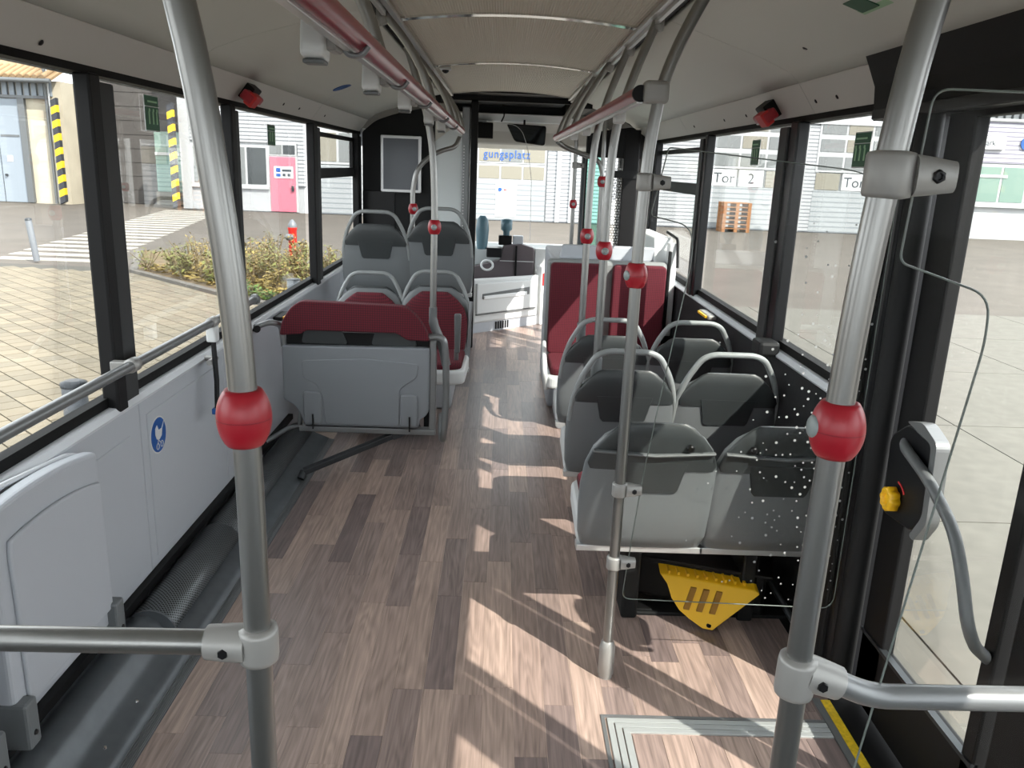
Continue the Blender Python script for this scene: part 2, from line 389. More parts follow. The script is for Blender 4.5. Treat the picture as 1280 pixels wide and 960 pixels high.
# kerb and planting bed
bed = thing('planting_bed', 'raised strip of dry earth with weeds between paving and yard', 'flower bed', (-4, 12.5, G - 0.03))
MB().prism([(-1.7, 9.75), (-4.1, 11.85), (-6.15, 13.78), (-7.3, 16.8), (-3.0, 15.2), (0.2, 12.6)], 'xy', G - 0.05, G + 0.02).build('earth', 'soil', bed)
for a, c in (((-1.6, 9.65), (-4.08, 11.75)), ((-4.08, 11.75), (-6.15, 13.7)), ((-6.15, 13.7), (-7.35, 16.8))):
    a, c = Vector((*a, 0)), Vector((*c, 0)); d = (c - a); t = d.normalized(); n_ = Vector((-t.y, t.x, 0))
    MB().obox((a + c) / 2 + Vector((0, 0, G + 0.0)), (d.length, 0.12, 0.1), Matrix((t, n_, Vector((0, 0, 1)))).transposed()).build('kerbstone', 'kerb', bed)
lit = MB()
def in_bed():
    while True:
        s_, t_ = random.random(), random.random()
        a = Vector((-1.9, 10.05, 0)).lerp(Vector((-6.2, 14.0, 0)), s_); d = Vector((0.55, 0.83, 0))
        return a + d * (t_ * (1.6 + 1.2 * s_))
for _ in range(2600):
    p = in_bed(); a = random.uniform(0, 6.28); r = random.uniform(0.03, 0.07); z = G + 0.03 + random.uniform(0, 0.05)
    lit.add([(p.x + r * math.cos(a), p.y + r * math.sin(a), z), (p.x + 0.4 * r * math.cos(a + 1.57), p.y + 0.4 * r * math.sin(a + 1.57), z + 0.03),
             (p.x - r * math.cos(a), p.y - r * math.sin(a), z), (p.x + 0.4 * r * math.cos(a - 1.57), p.y + 0.4 * r * math.sin(a - 1.57), z + 0.01)], [(0, 1, 2, 3)])
tag(lit.build('fallen_leaves', 'leaf_b', bed, fix=False), kind='stuff')
bush_k = 0
def bush(p, h, wd, kind):
    global bush_k
    t = thing('low_shrub', ['olive shrub with sparse twigs in the planting bed', 'yellowing shrub with sparse twigs in the planting bed', 'fresh green low shrub at the bed edge'][kind], 'shrub', p,
              ['olive shrubs in the bed', 'yellowing shrubs in the bed', 'green low shrubs in the bed'][kind])
    st, lf = MB(), MB(); p = Vector(p)
    for _ in range(9):
        a = random.uniform(0, 6.28); e = p + Vector((math.cos(a) * wd * random.random(), math.sin(a) * wd * random.random(), h * random.uniform(0.6, 1.0)))
        st.tube([p + Vector((random.uniform(-.05, .05), random.uniform(-.05, .05), 0)), p.lerp(e, 0.5) + Vector((0.02, 0, 0.03)), e], 0.006, 4)
        for _2 in range(15):
            q = p.lerp(e, random.uniform(0.3, 1.05)) + Vector((random.uniform(-.07, .07), random.uniform(-.07, .07), random.uniform(-.04, .04)))
            b = random.uniform(0, 6.28); L = random.uniform(0.025, 0.055); dx = Vector((math.cos(b), math.sin(b), random.uniform(-0.4, 0.7))).normalized() * L; dy = dx.cross(Vector((0.3, 0.1, 1))).normalized() * L * 0.4
            lf.add([q - dx, q + dy, q + dx, q - dy], [(0, 1, 2, 3)])
    st.build('stems', 'stem', t); lf.build('leaves', ('leaf_a', 'leaf_b', 'leaf_c')[kind], t, fix=False)
for i in range(78):
    p = in_bed(); front = (p - Vector((-4, 12, 0))).dot(Vector((0.55, 0.83, 0)))
    if front < 0.1: bush((p.x, p.y, G), random.uniform(0.14, 0.26), 0.22, 2 if random.random() < 0.6 else 1)
    else: bush((p.x, p.y, G), random.uniform(0.42, 0.68), 0.34, 0 if random.random() < 0.62 else 1)
# hydrant, bollards
hy = thing('fire_hydrant', 'red pillar hydrant with silver cap behind the planting bed', 'hydrant', (-3.85, 15.23, G))
MB().lathe((-3.85, 15.23, G), (0, 0, 1), [(0.085, 0), (0.085, 0.1), (0.075, 0.12), (0.075, 0.66), (0.085, 0.68), (0.085, 0.72)]).build('post', 'hydrant_red', hy)
MB().lathe((-3.85, 15.23, G + 0.72), (0, 0, 1), [(0.08, 0), (0.08, 0.05), (0.05, 0.1), (0.02, 0.14), (0.0, 0.15)]).build('cap', 'bollard', hy)
MB().lathe((-3.85, 15.16, G + 0.55), (-0.55, -0.83, 0), [(0.05, 0), (0.06, 0.06), (0.06, 0.1), (0.02, 0.12)]).build('outlet', 'bollard', hy)
MB().lathe((-3.80, 15.2, G + 0.30), (0.8, -0.5, 0), [(0.045, 0), (0.05, 0.08), (0.02, 0.1)]).build('outlet', 'hydrant_red', hy)
def bollard(loc, h, r, lean, label):
    t = thing('bollard', label, 'bollard', loc, 'yard bollards'); p = Vector(loc); ax = Vector((lean, 0, 1)).normalized()
    MB().lathe(p, ax, [(r, 0), (r, h * 0.93), (r * 0.98, h * 0.94)]).build('post', 'bollard', t)
    MB().lathe(p + ax * h * 0.94, ax, [(r * 1.06, 0), (r * 1.06, h * 0.04), (r * 0.6, h * 0.06)]).build('cap', 'steel_dark', t)
bollard((-8.31, 14.7, G), 0.76, 0.055, -0.1, 'thin grey bollard standing beside the zebra crossing')
bollard((-2.82, 11.15, G), 0.36, 0.09, -0.02, 'stubby grey bollard at the front of the planting bed')
bollard((-2.5, 4.66, G), 0.64, 0.07, 0.0, 'thick grey bollard right outside the nearest left window')
# concrete slabs on the right
cs = thing('ground_slabs', 'pale concrete slab yard on the door side', None, (6, 6, G - 0.03), kind=ST)
MB().box(1.45, 15.7, -1.6, 12.5, G - 0.09, G - 0.04).build('bedding', 'joint', cs)
for i in range(-0, 7):
    for j in range(7):
        x0 = 1.93 - 0.45 + i * 1.94 if i == 0 else 1.93 + (i - 1) * 1.94; x1 = 1.93 + i * 1.94; y0 = 4.45 - 3 * 1.98 + j * 1.98
        MB().box(x0 + 0.006, x1 - 0.006, y0 + 0.006, y0 + 1.974, G - 0.08, G).build('slab', 'concrete', cs)

# ------------------------------------------------------------------ buildings
FY = 31.0
def rect(mb, x0, x1, z0, z1, y0, y1): return mb.box(x0, x1, y0, y1, z0, z1)
def part(par, name, m, x0, x1, z0, z1, out=0.05, back=0.0, bevel=0):
    return MB().box(x0, x1, FY - out, FY + back + 0.02, z0, z1).build(name, m, par, bevel)
ow = thing('old_warehouse', 'old plaster warehouse with beige tiled roof and tall grey door', 'building', (-19, FY, G))
MB().box(-24, -15.98, FY, FY + 8, G - 0.1, 3.95).build('wall', 'facade_cream', ow)
MB().prism([(FY - 0.6, 4.0), (FY + 5, 6.3), (FY + 5, 6.2), (FY - 0.6, 3.9)], 'yz', -24, -15.98).build('roof', 'roof_tile', ow)
for i in range(32):
    x = -24 + i * 0.25; MB().lathe((x, FY - 0.68, 4.02), (0, 0.92, 0.38), [(0.09, 0), (0.09, 1.2)], 8).build('eave_tile', 'roof_tile', ow)
MB().tube([(-24, FY - 0.66, 3.9), (-15.98, FY - 0.66, 3.9)], 0.08, 8).build('gutter', 'gutter', ow)
for i in range(30):
    x = -24 + i * 0.26; MB().box(x, x + 0.17, FY - 0.12, FY, 3.42, 3.88).build('soffit_board', 'gray_door', ow)
part(ow, 'lintel', 'gutter', -24, -16.5, 3.32, 3.42, 0.16)
part(ow, 'door_frame', 'gutter', -17.52, -17.28, G, 3.35, 0.14)
for x0, x1 in ((-18.34, -17.54), (-19.2, -18.38)):
    d = part(ow, 'door', 'gray_door', x0, x1, G, 3.3, 0.08); part(ow, 'door_rail', 'gutter', x0 + 0.08, x1 - 0.06, 1.98, 2.05, 0.1)
h = MB().lathe((-18.2, FY - 0.1, 0.62), (0, -1, 0), [(0.05, 0), (0.05, 0.05)], 10).build('door_handle', 'steel_dark', ow)
part(ow, 'door_notice', 'white', -18.12, -17.92, 1.1, 1.32, 0.09)
MB().tube([(-16.42, FY - 0.2, 4.6), (-16.42, FY - 0.2, G)], 0.06, 8).build('downpipe', 'gutter', ow)
MB().tube([(-16.3, FY - 0.25, 4.9), (-16.3, FY - 0.25, 1.9), (-16.2, FY - 0.25, 1.9)], 0.03, 6).build('conduit', 'frame_white', ow)
def hazard_post(x, z1, label):
    t = thing('hazard_post', label, 'post', (x, FY - 0.4, G), 'striped passage posts')
    n = int((z1 - G) / 0.24)
    for i in range(n):
        z = G + i * 0.24
        MB().add([(x - 0.1, FY - 0.5, z), (x + 0.1, FY - 0.5, z + 0.1), (x + 0.1, FY - 0.5, z + 0.34), (x - 0.1, FY - 0.5, z + 0.24),
                  (x - 0.1, FY - 0.3, z), (x + 0.1, FY - 0.3, z + 0.1), (x + 0.1, FY - 0.3, z + 0.34), (x - 0.1, FY - 0.3, z + 0.24)],
                 [(0, 1, 2, 3), (7, 6, 5, 4), (0, 4, 5, 1), (1, 5, 6, 2), (2, 6, 7, 3), (3, 7, 4, 0)]).build('band', 'hazard_y' if i % 2 else 'hazard_k', t)
hazard_post(-16.05, 3.4, 'yellow and black striped post at the old warehouse corner')
hazard_post(-11.95, 3.4, 'yellow and black striped post at the white hall corner')
pb = thing('passage_building', 'grey block building set back in the passage with a pale green gate', 'building', (-14, 36, G))
for r in range(9):
    z = G + r * 0.52
    MB().box(-15.95, -12.5, 33.0, 33.3, z, z + 0.5).build('block_course', 'facade_dark', pb)
MB().box(-15.95, -11.85, 33.1, 34, 2.4, 4.6).build('upper_wall', 'facade_dark', pb)
MB().box(-15.95, -11.85, 33.05, 33.4, G, 4.4).build('wall', 'facade_dark', pb)
MB().box(-13.3, -12.45, 32.7, 33.0, G, 4.2).build('pier', 'facade_dark', pb)
gt = MB().box(-13.4, -11.9, 32.55, 32.68, G + 0.5, 1.55).build('gate', 'teal_slats', pb)
MB().box(-13.4, -11.9, 32.55, 32.68, 1.62, 2.4).build('gate_window', 'pane_green', pb)
MB().box(-13.4, -11.9, 32.5, 32.68, 1.53, 1.64).build('gate_rail', 'frame_white', pb)
MB().box(-13.45, -11.86, 32.5, 32.7, G, G + 0.5).build('plinth', 'concrete', pb)
rr_ = MB().tube([(-15.75 + 0.16 * math.cos(a * PI / 8), 32.9, 1.05 + 0.28 * math.sin(a * PI / 8)) for a in range(17)], 0.05, 6).build('life_ring', 'red_sign')
tag(rr_, 'red ring hanging on the passage wall', 'ring')

hall = thing('workshop_hall', 'long white workshop hall with ribbed cladding, gates and a pink door', 'building', (0, FY, G))
MB().box(-11.75, 16.5, FY + 0.02, FY + 6, G - 0.1, 6.0).build('core', 'facade_white', hall)
part(hall, 'corner_post', 'facade_white', -11.8, -11.45, G, 3.6, 0.15)
part(hall, 'cladding', 'cladding', -11.45, -7.28, 2.12, 6.0, 0.06)
part(hall, 'eaves_trim', 'frame_white', -11.8, 16.5, 3.55, 3.7, 0.12)
part(hall, 'low_wall', 'facade_white', -11.45, -8.66, G, 0.5, 0.04)
def win(par, x0, x1, z0, z1, pane, fr=0.07, cols=1, rows=1, fm='frame_white'):
    w = part(par, 'window', fm, x0, x1, z0, z1, 0.07)
    cw = (x1 - x0 - fr) / cols; rh = (z1 - z0 - fr) / rows
    for i in range(cols):
        for j in range(rows):
            a = x0 + fr + i * cw; c = z0 + fr + j * rh
            MB().box(a, a + cw - fr, FY - 0.09, FY - 0.06, c, c + rh - fr).build('pane', pane[(i + j) % len(pane)], w)
    return w
win(hall, -11.45, -10.3, 0.54, 2.02, ['pane_gray'], 0.09)
win(hall, -10.25, -8.62, 0.54, 2.02, ['pane_gray', 'pane_dark'], 0.09, 2)
part(hall, 'window_sill', 'frame_white', -11.5, -8.62, 0.46, 0.55, 0.14)
o = MB().lathe((-11.0, FY - 0.1, 1.66), (0, -1, 0), [(0.11, 0), (0.11, 0.01)]).build('round_sticker', 'letter_blue', hall)
part(hall, 'crate_in_window', 'wood_pallet', -11.2, -10.5, 0.65, 0.88, 0.1)
win(hall, -8.62, -7.58, 1.68, 2.12, ['pane_gray', 'pane_dark'], 0.06, 2)
pd = part(hall, 'door', 'pink', -8.58, -7.64, G, 1.64, 0.09, bevel=0.02)
part(hall, 'door_frame', 'frame_white', -8.66, -7.56, G, 1.7, 0.05)
pn = MB().box(-8.42, -7.72, FY - 0.11, FY - 0.09, 0.88, 1.3).build('notice', 'white', pd)
for x, z, w_, h_, mm in ((-8.34, 1.1, 0.16, 0.14, 'letter_blue'), (-8.34, 0.94, 0.16, 0.1, 'letter_blue'), (-8.12, 1.12, 0.34, 0.08, 'letter_gray'), (-8.1, 0.95, 0.1, 0.1, 'letter_gray'), (-7.92, 0.95, 0.1, 0.1, 'letter_gray')):
    MB().box(x, x + w_, FY - 0.12, FY - 0.11, z, z + h_).build('notice_print', mm, hall)
MB().box(-7.78, -7.7, FY - 0.16, FY - 0.09, 0.42, 0.62).build('handle', 'steel_dark', pd)
part(hall, 'cladding', 'cladding', -7.55, -7.28, 0.6, 2.12, 0.06)
win(hall, -7.0, -3.4, 1.45, 2.66, ['pane_beige', 'pane_gray'], 0.1, 4, 1)
part(hall, 'gate', 'gate_slats', -7.0, -3.4, G, 1.42, 0.06)
part(hall, 'cladding', 'cladding', -3.3, -2.65, G, 3.5, 0.05)
# front gate with blue lettering
part(hall, 'gate', 'gate_slats', -2.6, 1.6, G, 1.1, 0.06)
win(hall, -2.6, 1.6, 1.1, 1.7, ['pane_beige'], 0.07, 5)
lw = win(hall, -2.6, 1.6, 1.72, 2.4, ['pane_beige', 'pane_gray'], 0.06, 5)
text_mesh('lettering', 'gungsplatz', 0.42, (0.14, FY - 0.11, 2.04), 'letter_blue', hall, xscale=0.86, space=1.14)
wd = part(hall, 'wicket_door', 'white', -0.24, 0.54, G + 0.12, 1.08, 0.08)
MB().lathe((-0.08, FY - 0.1, 0.78), (0, -1, 0), [(0.07, 0), (0.07, 0.01)]).build('round_sticker', 'letter_blue', wd)
MB().box(0.06, 0.16, FY - 0.1, FY - 0.08, 0.76, 0.8).build('sticker', 'red_sign', wd)
part(hall, 'gate_upper', 'facade_white', -2.6, 1.6, 2.4, 3.5, 0.05)
part(hall, 'cladding', 'cladding', 1.66, 7.5, G, 3.5, 0.05)
part(hall, 'gate_post', 'frame_white', 2.0, 2.16, G, 2.6, 0.12)
part(hall, 'gate_post', 'frame_white', 2.5, 2.66, G, 2.6, 0.12)
def tor(x0, x1, txts):
    part(hall, 'gate', 'gate_slats', x0, x1, G, 1.2, 0.06)
    rows = [(1.86, 2.5), (2.5, 3.12), (3.12, 3.75)]
    for k, (a, c) in enumerate(rows): win(hall, x0, x1, a, c, ['pane_gray', 'pane_beige'] if k else ['pane_gray'], 0.09, 3)
    cw = (x1 - x0) / 3
    for i in range(3):
        q = part(hall, 'name_panel', 'white' if txts[i] is not None else 'pane_beige', x0 + i * cw + 0.05, x0 + (i + 1) * cw - 0.05, 1.22, 1.82, 0.07)
        if txts[i]: text_mesh('lettering', txts[i], 0.52, (x0 + (i + 0.5) * cw, FY - 0.08, 1.5), 'letter_gray', hall)
tor(7.72, 10.75, ('Tor', '2', None))
part(hall, 'cladding', 'cladding', 10.85, 11.75, G, 3.5, 0.05)
part(hall, 'downpipe', 'frame_white', 11.05, 11.2, G, 3.5, 0.12)
tor(11.6, 14.6, (None, 'Tor', ''))
part(hall, 'cladding', 'cladding', 14.7, 16.5, G, 3.5, 0.05)
pk = thing('office_block', 'white office building with violet striped cladding and a wide window band', 'building', (18, FY, G))
MB().box(16.55, 27, FY + 0.02, FY + 6, G - 0.1, 4.3).build('core', 'facade_white', pk)
part(pk, 'cladding', 'cladding_violet', 16.55, 27, 2.42, 3.95, 0.06)
for i in range(36):
    x = 16.56 + i * 0.29; MB().box(x, x + 0.17, FY - 0.14, FY, 3.96, 4.35).build('roof_rib', 'gutter', pk)
part(pk, 'roof_edge', 'frame_white', 16.55, 27, 3.9, 3.99, 0.16)
win(pk, 16.6, 20.6, 0.92, 2.38, ['pane_green'], 0.1, 4)
for x in (18.25,): part(pk, 'window_bar', 'frame_white', x - 0.6, x + 0.55, 1.9, 2.0, 0.12)
part(pk, 'window_sill', 'frame_white', 16.55, 27, 0.82, 0.93, 0.14)
sg = part(pk, 'sign', 'white', 16.56, 18.45, 2.9, 3.36, 0.2)
text_mesh('lettering', 'park', 0.28, (17.82, FY - 0.21, 3.12), 'letter_gray', pk)
lg = MB().lathe((19.3, FY - 0.1, 3.15), (0, -1, 0), [(0.24, 0), (0.24, 0.02)]).build('round_logo', 'letter_blue', pk)
# pallets by gate 2
for k in range(7):
    t = thing('pallet', 'brown wooden pallet, %s of the stack before the gate' % ('bottom one', 'second from the bottom', 'third from the bottom', 'middle one', 'third from the top', 'second from the top', 'topmost')[k], 'pallet', (8.45, 29.8, G - 0.03 + k * 0.15), 'pallets stacked before the gate')
    z = G - 0.03 + k * 0.15
    for i in range(5): MB().box(7.95, 8.95, 29.5 + i * 0.17, 29.5 + i * 0.17 + 0.11, z + 0.115, z + 0.145).build('deck_board', 'wood_pallet', t)
    for x in (7.95, 8.39, 8.83): MB().box(x, x + 0.12, 29.5, 30.29, z, z + 0.115).build('block_row', 'wood_pallet', t)

# ------------------------------------------------------------------ bus shell: floor
floor = tag(MB().box(XL - 0.05, XR + 0.05, -0.1, 9.1, -0.2, -0.0008).build('floor', 'plank_seam'), 'grey-brown plank-look floor of the bus aisle', kind=ST)
pwid = 0.0955; x = -0.962; ncol = 0; plank_me = {}
while x < 1.13:
    x1 = min(x + pwid, 1.14); y = 0.3 - random.random() * 0.5
    while y < 8.75:
        L = random.choice((0.42, 0.58, 0.72, 0.86, 0.5))
        y1 = min(y + L, 8.75)
        if y1 > 0.95:
            ya = max(y, 0.95)
            key = (round(x1 - x, 4), round(y1 - ya, 2))
            if key not in plank_me:
                o = MB().box(x + 0.0006, x1 - 0.0006, ya + 0.0006, y1 - 0.0006, -0.004, 0.0).build('plank', 'plank', floor)
                c = Vector(((x + x1) / 2, (ya + y1) / 2, 0)) - W[floor]; o.data.transform(Matrix.Translation(-c)); o.location = c; plank_me[key] = o.data
            else:
                o = bpy.data.objects.new('plank', plank_me[key]); COL.objects.link(o); o.parent = floor
                o.location = Vector(((x + x1) / 2, (ya + y1) / 2, 0)) - W[floor]
        y = y1
    x = x1
# raised rear platform behind the big poles
plat = thing('floor_platform', 'raised rear platform of the bus', None, (0, -0.4, 0), kind=ST)
MB().box(XL, XR, -1.6, 0.55, -0.2, 0.34).build('step', 'felt', plat, 0.01)
# ramp flap in the floor by the door
rp_ = thing('ramp_flap', 'wood-look ramp flap in a bright ribbed aluminium frame by the door', 'ramp', (0.7, 1.7, 0))
for i, (d, w_) in enumerate(((0.0, 0.012), (0.018, 0.018), (0.04, 0.018), (0.062, 0.02))):
    mtl = 'tube_dark' if i == 0 else 'ramp_edge'
    MB().box(0.356 + d, 1.05, 2.136 - d - w_, 2.136 - d, 0.0, 0.004 + 0.002 * (i > 0)).build('frame_rib', mtl, rp_, 0.001)
    MB().box(0.356 + d, 0.356 + d + w_, 1.25, 2.136 - d, 0.0, 0.0035 + 0.002 * (i > 0)).build('frame_rib', mtl, rp_, 0.001)
for k in range(7):
    x = 0.442 + k * 0.0869; MB().box(x, x + 0.0855, 1.25, 2.048, 0.0, 0.003).build('plank', 'plank', rp_)
ys = thing('door_edge_strip', 'yellow anti-slip strip along the doorway', 'strip', (1.09, 1.6, 0))
MB().box(1.052, 1.075, 0.95, 2.24, 0.0, 0.006).build('metal_edge', 'tube_dark', ys); MB().box(1.076, 1.105, 0.95, 2.23, 0.0, 0.007).build('yellow_band', 'yellow_strip', ys)

# ------------------------------------------------------------------ left wall
wl = thing('wall_left', 'grey panelled left bus wall with dark window pillars', None, (XL, 3.5, 0), kind=ST)
YB, YF = -1.6, 7.3
MB().box(-1.31, -1.245, YB, YF, -0.2, 0.80).build('outer_wall', 'plastic', wl)
joints = [YB, 0.9, 2.672, 3.52, 4.75, 6.2, YF]
for a, c in zip(joints[:-1], joints[1:]): MB().box(-1.246, XL, a + 0.002, c - 0.002, 0.155, 0.79).build('panel', 'plastic', wl, 0.004)
# raised field on the panel beside the tip-up seats
MB().box(-1.222, -1.2165, 1.0, 2.585, 0.19, 0.70).build('raised_field', 'plastic', wl, 0.003)
MB().box(-1.222, -1.2165, 2.72, 3.44, 0.19, 0.735).build('raised_field', 'plastic', wl, 0.003)
MB().prism([(-1.27, 0.79), (-1.215, 0.79), (-1.212, 0.80), (-1.225, 0.815), (-1.27, 0.82)], 'xz', YB, YF).build('sill', 'sill', wl)
MB().box(-1.285, -1.248, YB, YF, 0.80, 0.85).build('gasket', 'rubber', wl)
MB().box(-1.285, -1.235, YB, YF, 1.838, 1.86).build('top_rail', 'rubber', wl)
def pillar(par, xo, xi, y0, ym, y1, z0, z1, a='black', c='pillar_gray'):
    MB().box(min(xo, xi), max(xo, xi), y0, ym, z0, z1).build('pillar', a, par, 0.008)
    MB().box(min(xo, xi + (0.01 if xi < 0 else -0.01)), max(xo, xi + (-0.012 if xi < 0 else 0.012)), ym, y1, z0, z1 - 0.02).build('pillar_cover', c, par, 0.006)
for y0, ym, y1 in ((-0.3, -0.15, 0.0), (1.02, 1.14, 1.28), (2.52, 2.59, 2.70), (3.80, 3.86, 3.94), (5.42, 5.53, 5.66), (7.05, 7.14, 7.28)):
    pillar(wl, -1.266, -1.2135, y0, ym, y1, 0.792, 1.84)
gaps = [(-1.6, -0.3), (0.0, 1.0), (1.28, 2.43), (2.69, 3.66), (3.93, 5.24), (5.62, 6.92)]
for k, (a, c) in enumerate(gaps):
    w = thing('window_%d' % (k + 1), 'left side window of the bus', None, (-1.27, (a + c) / 2, 0.84), kind=ST)
    c += 0.13
    MB().box(-1.275, -1.269, a - 0.01, c + 0.01, 0.83, 1.84).build('pane', 'glass_window', w)
    if k == 5:
        MB().box(-1.28, -1.245, a, c, 1.49, 1.56).build('sash_bar', 'black', w, 0.004)
        MB().box(-1.28, -1.25, a, c, 1.77, 1.80).build('sash_bar', 'black', w, 0.004)
        MB().box(-1.28, -1.25, c - 0.05, c, 1.5, 1.8).build('sash_side', 'black', w, 0.004)
# stroller sign
ss = thing('stroller_sign', 'round blue pram sticker on the left wall panel', 'sign', (XL, 2.8, 0.632))
disc(MB(), (-1.2175, 2.8, 0.632), 0.069, (1, 0, 0), 32, 0.0015).build('rim', 'white', ss)
disc(MB(), (-1.2165, 2.8, 0.632), 0.064, (1, 0, 0), 32, 0.0015).build('disc', 'blue_sign', ss)
def sgn(pts, x=-1.2148): return MB().add([(x, 2.8 + a, 0.632 + c) for a, c in pts] + [(x + 0.001, 2.8 + a, 0.632 + c) for a, c in pts],
        [list(range(len(pts))), list(range(len(pts), 2 * len(pts)))[::-1]])
sgn([(-0.028, 0.03), (-0.012, 0.04), (0.0, 0.018), (0.03, 0.018), (0.022, -0.008), (0.0, -0.018), (-0.02, -0.012), (-0.03, 0.008)]).build('pictogram', 'white', ss)
for a in (-0.016, 0.02):
    MB().tube([(-1.2145, 2.8 + a + 0.011 * math.cos(t * PI / 6), 0.632 - 0.04 + 0.011 * math.sin(t * PI / 6)) for t in range(13)], 0.0018, 5).build('pictogram', 'white', ss)
MB().tube([(-1.2145, 2.816, 0.595), (-1.2145, 2.79, 0.617), (-1.2145, 2.786, 0.6)], 0.0018, 5).build('pictogram', 'white', ss)
MB().tube([(-1.2145, 2.828, 0.65), (-1.2145, 2.848, 0.672)], 0.0018, 5).build('pictogram', 'white', ss)
# heater channel
ht = thing('heater_cover', 'grey heating duct cover along the left floor edge with perforated hump', 'heater', (-1.09, 3.6, 0))
prof = [(-1.215, 0.0), (-1.215, 0.10), (-1.19, 0.115), (-1.14, 0.118), (-1.105, 0.10), (-1.085, 0.062), (-1.06, 0.042), (-1.02, 0.026), (-0.985, 0.012), (-0.985, 0.0)]
MB().loft([[(a, y, c) for a, c in prof] for y in (0.95, 1.7, 2.44)]).build('cover', 'heater', ht)
prof2 = [(-1.215, 0.0), (-1.215, 0.075), (-1.11, 0.07), (-1.06, 0.042), (-1.02, 0.026), (-0.985, 0.012), (-0.985, 0.0)]
MB().loft([[(a, y, c) for a, c in prof2] for y in (2.44, 3.5, 4.6)]).build('cover', 'heater', ht)
def perf(y0, y1, r, cx, cz, a0, a1, nm):
    mb = MB(); n = 14; ny = 2; uv = []
    for j in range(ny):
        for i in range(n + 1):
            t = math.radians(a0 + (a1 - a0) * i / n); mb.v.append(Vector((cx + r * math.cos(t), y0 + (y1 - y0) * j, cz + r * 0.9 * math.sin(t)))); uv.append((y0 + (y1 - y0) * j, r * t))
    for i in range(n): mb.f.append([i, i + 1, n + 2 + i, n + 1 + i]); mb.sm.append(True)
    mb.uv = uv
    o = mb.build(nm, 'perforated', ht)
    md = o.modifiers.new('sol', 'SOLIDIFY'); md.thickness = 0.003
perf(2.44, 3.12, 0.085, -1.135, 0.06, 8, 185, 'perforated_hump')
perf(3.12, 4.55, 0.075, -1.15, 0.05, 5, 175, 'perforated_hump')
MB().prism([(-1.135 + 0.085 * math.cos(t * PI / 12), 0.06 + 0.0765 * math.sin(t * PI / 12)) for t in range(13)], 'xz', 2.43, 2.44).build('end_cap', 'heater', ht)
MB().prism([(-1.135 + 0.085 * math.cos(t * PI / 12), 0.06 + 0.0765 * math.sin(t * PI / 12)) for t in range(13)], 'xz', 3.12, 3.128).build('end_cap', 'heater', ht)
MB().box(-1.222, -1.195, 0.95, 4.6, 0.125, 0.155).build('black_gap', 'black', ht)
for y in (2.1, 2.35, 1.9): MB().lathe((-1.04, y, 0.034), (0.3, 0, 1), [(0.006, 0), (0.004, 0.004)], 8).build('screw', 'chrome', ht)
for k in range(6): MB().box(-0.985 + k * 0.0055, -0.982 + k * 0.0055, 0.95, 4.6, 0.0, 0.011 - k * 0.0012).build('tread_rib', 'tube_dark', ht)
MB().box(-0.986, -0.953, 0.95, 4.6, 0.0, 0.0045).build('edge_profile', 'heater', ht)
# front wheel podium on the left, under the gray seats
pod = thing('wall_podium', 'grey wheel arch podium beneath the front left seats', None, (-0.8, 5.9, 0), kind=ST)
MB().box(-1.215, -0.3, 5.3, 6.9, 0.0, 0.40).build('podium', 'plastic', pod, 0.02)
# grab rail along the left windows
gr_ = thing('window_grab_rail', 'grey grab rail running along the left windows', 'rail', (-1.15, 2.4, 0.94))
MB().tube([(-1.15, 0.7, 0.968), (-1.15, 3.80, 0.968)], 0.0165, 16).build('tube', 'tube_dark', gr_)
MB().lathe((-1.15, 3.79, 0.968), (0, 1, 0), [(0.024, 0), (0.026, 0.02), (0.02, 0.035), (0.0, 0.04)]).build('end_cap', 'tube_dark', gr_)
for y in (2.5, 1.1):
    MB().lathe((-1.15, y - 0.02, 0.968), (0, 1, 0), [(0.017, 0), (0.023, 0.002), (0.023, 0.04), (0.017, 0.042)]).build('bracket', 'clamp', gr_)
    MB().box(-1.216, -1.16, y - 0.015, y + 0.015, 0.94, 0.98).build('bracket', 'clamp', gr_, 0.004)
MB().lathe((-1.15, 3.2, 0.968), (0, 1, 0), [(0.017, 0), (0.022, 0.002), (0.022, 0.05), (0.017, 0.052)]).build('bracket', 'clamp', gr_)
bl = thing('wheelchair_belt', 'black belt hanging from a white clip on the grab rail', 'belt', (-1.15, 3.22, 0.6))
MB().box(-1.17, -1.13, 3.2, 3.245, 0.89, 0.955).build('clip', 'plastic_light', bl, 0.006)
MB().prism([(3.21, 0.89), (3.242, 0.89), (3.255, 0.72), (3.24, 0.60), (3.21, 0.60), (3.222, 0.72)], 'yz', -1.155, -1.145).build('webbing', 'belt', bl)
MB().box(-1.165, -1.135, 3.2, 3.245, 0.585, 0.61).build('buckle', 'blue_sign', bl, 0.004)
MB().tube([(-1.215, 3.3, 0.80), (-1.17, 3.3, 0.80), (-1.17, 3.22, 0.80)], 0.012, 8).build('hook', 'clamp', bl)

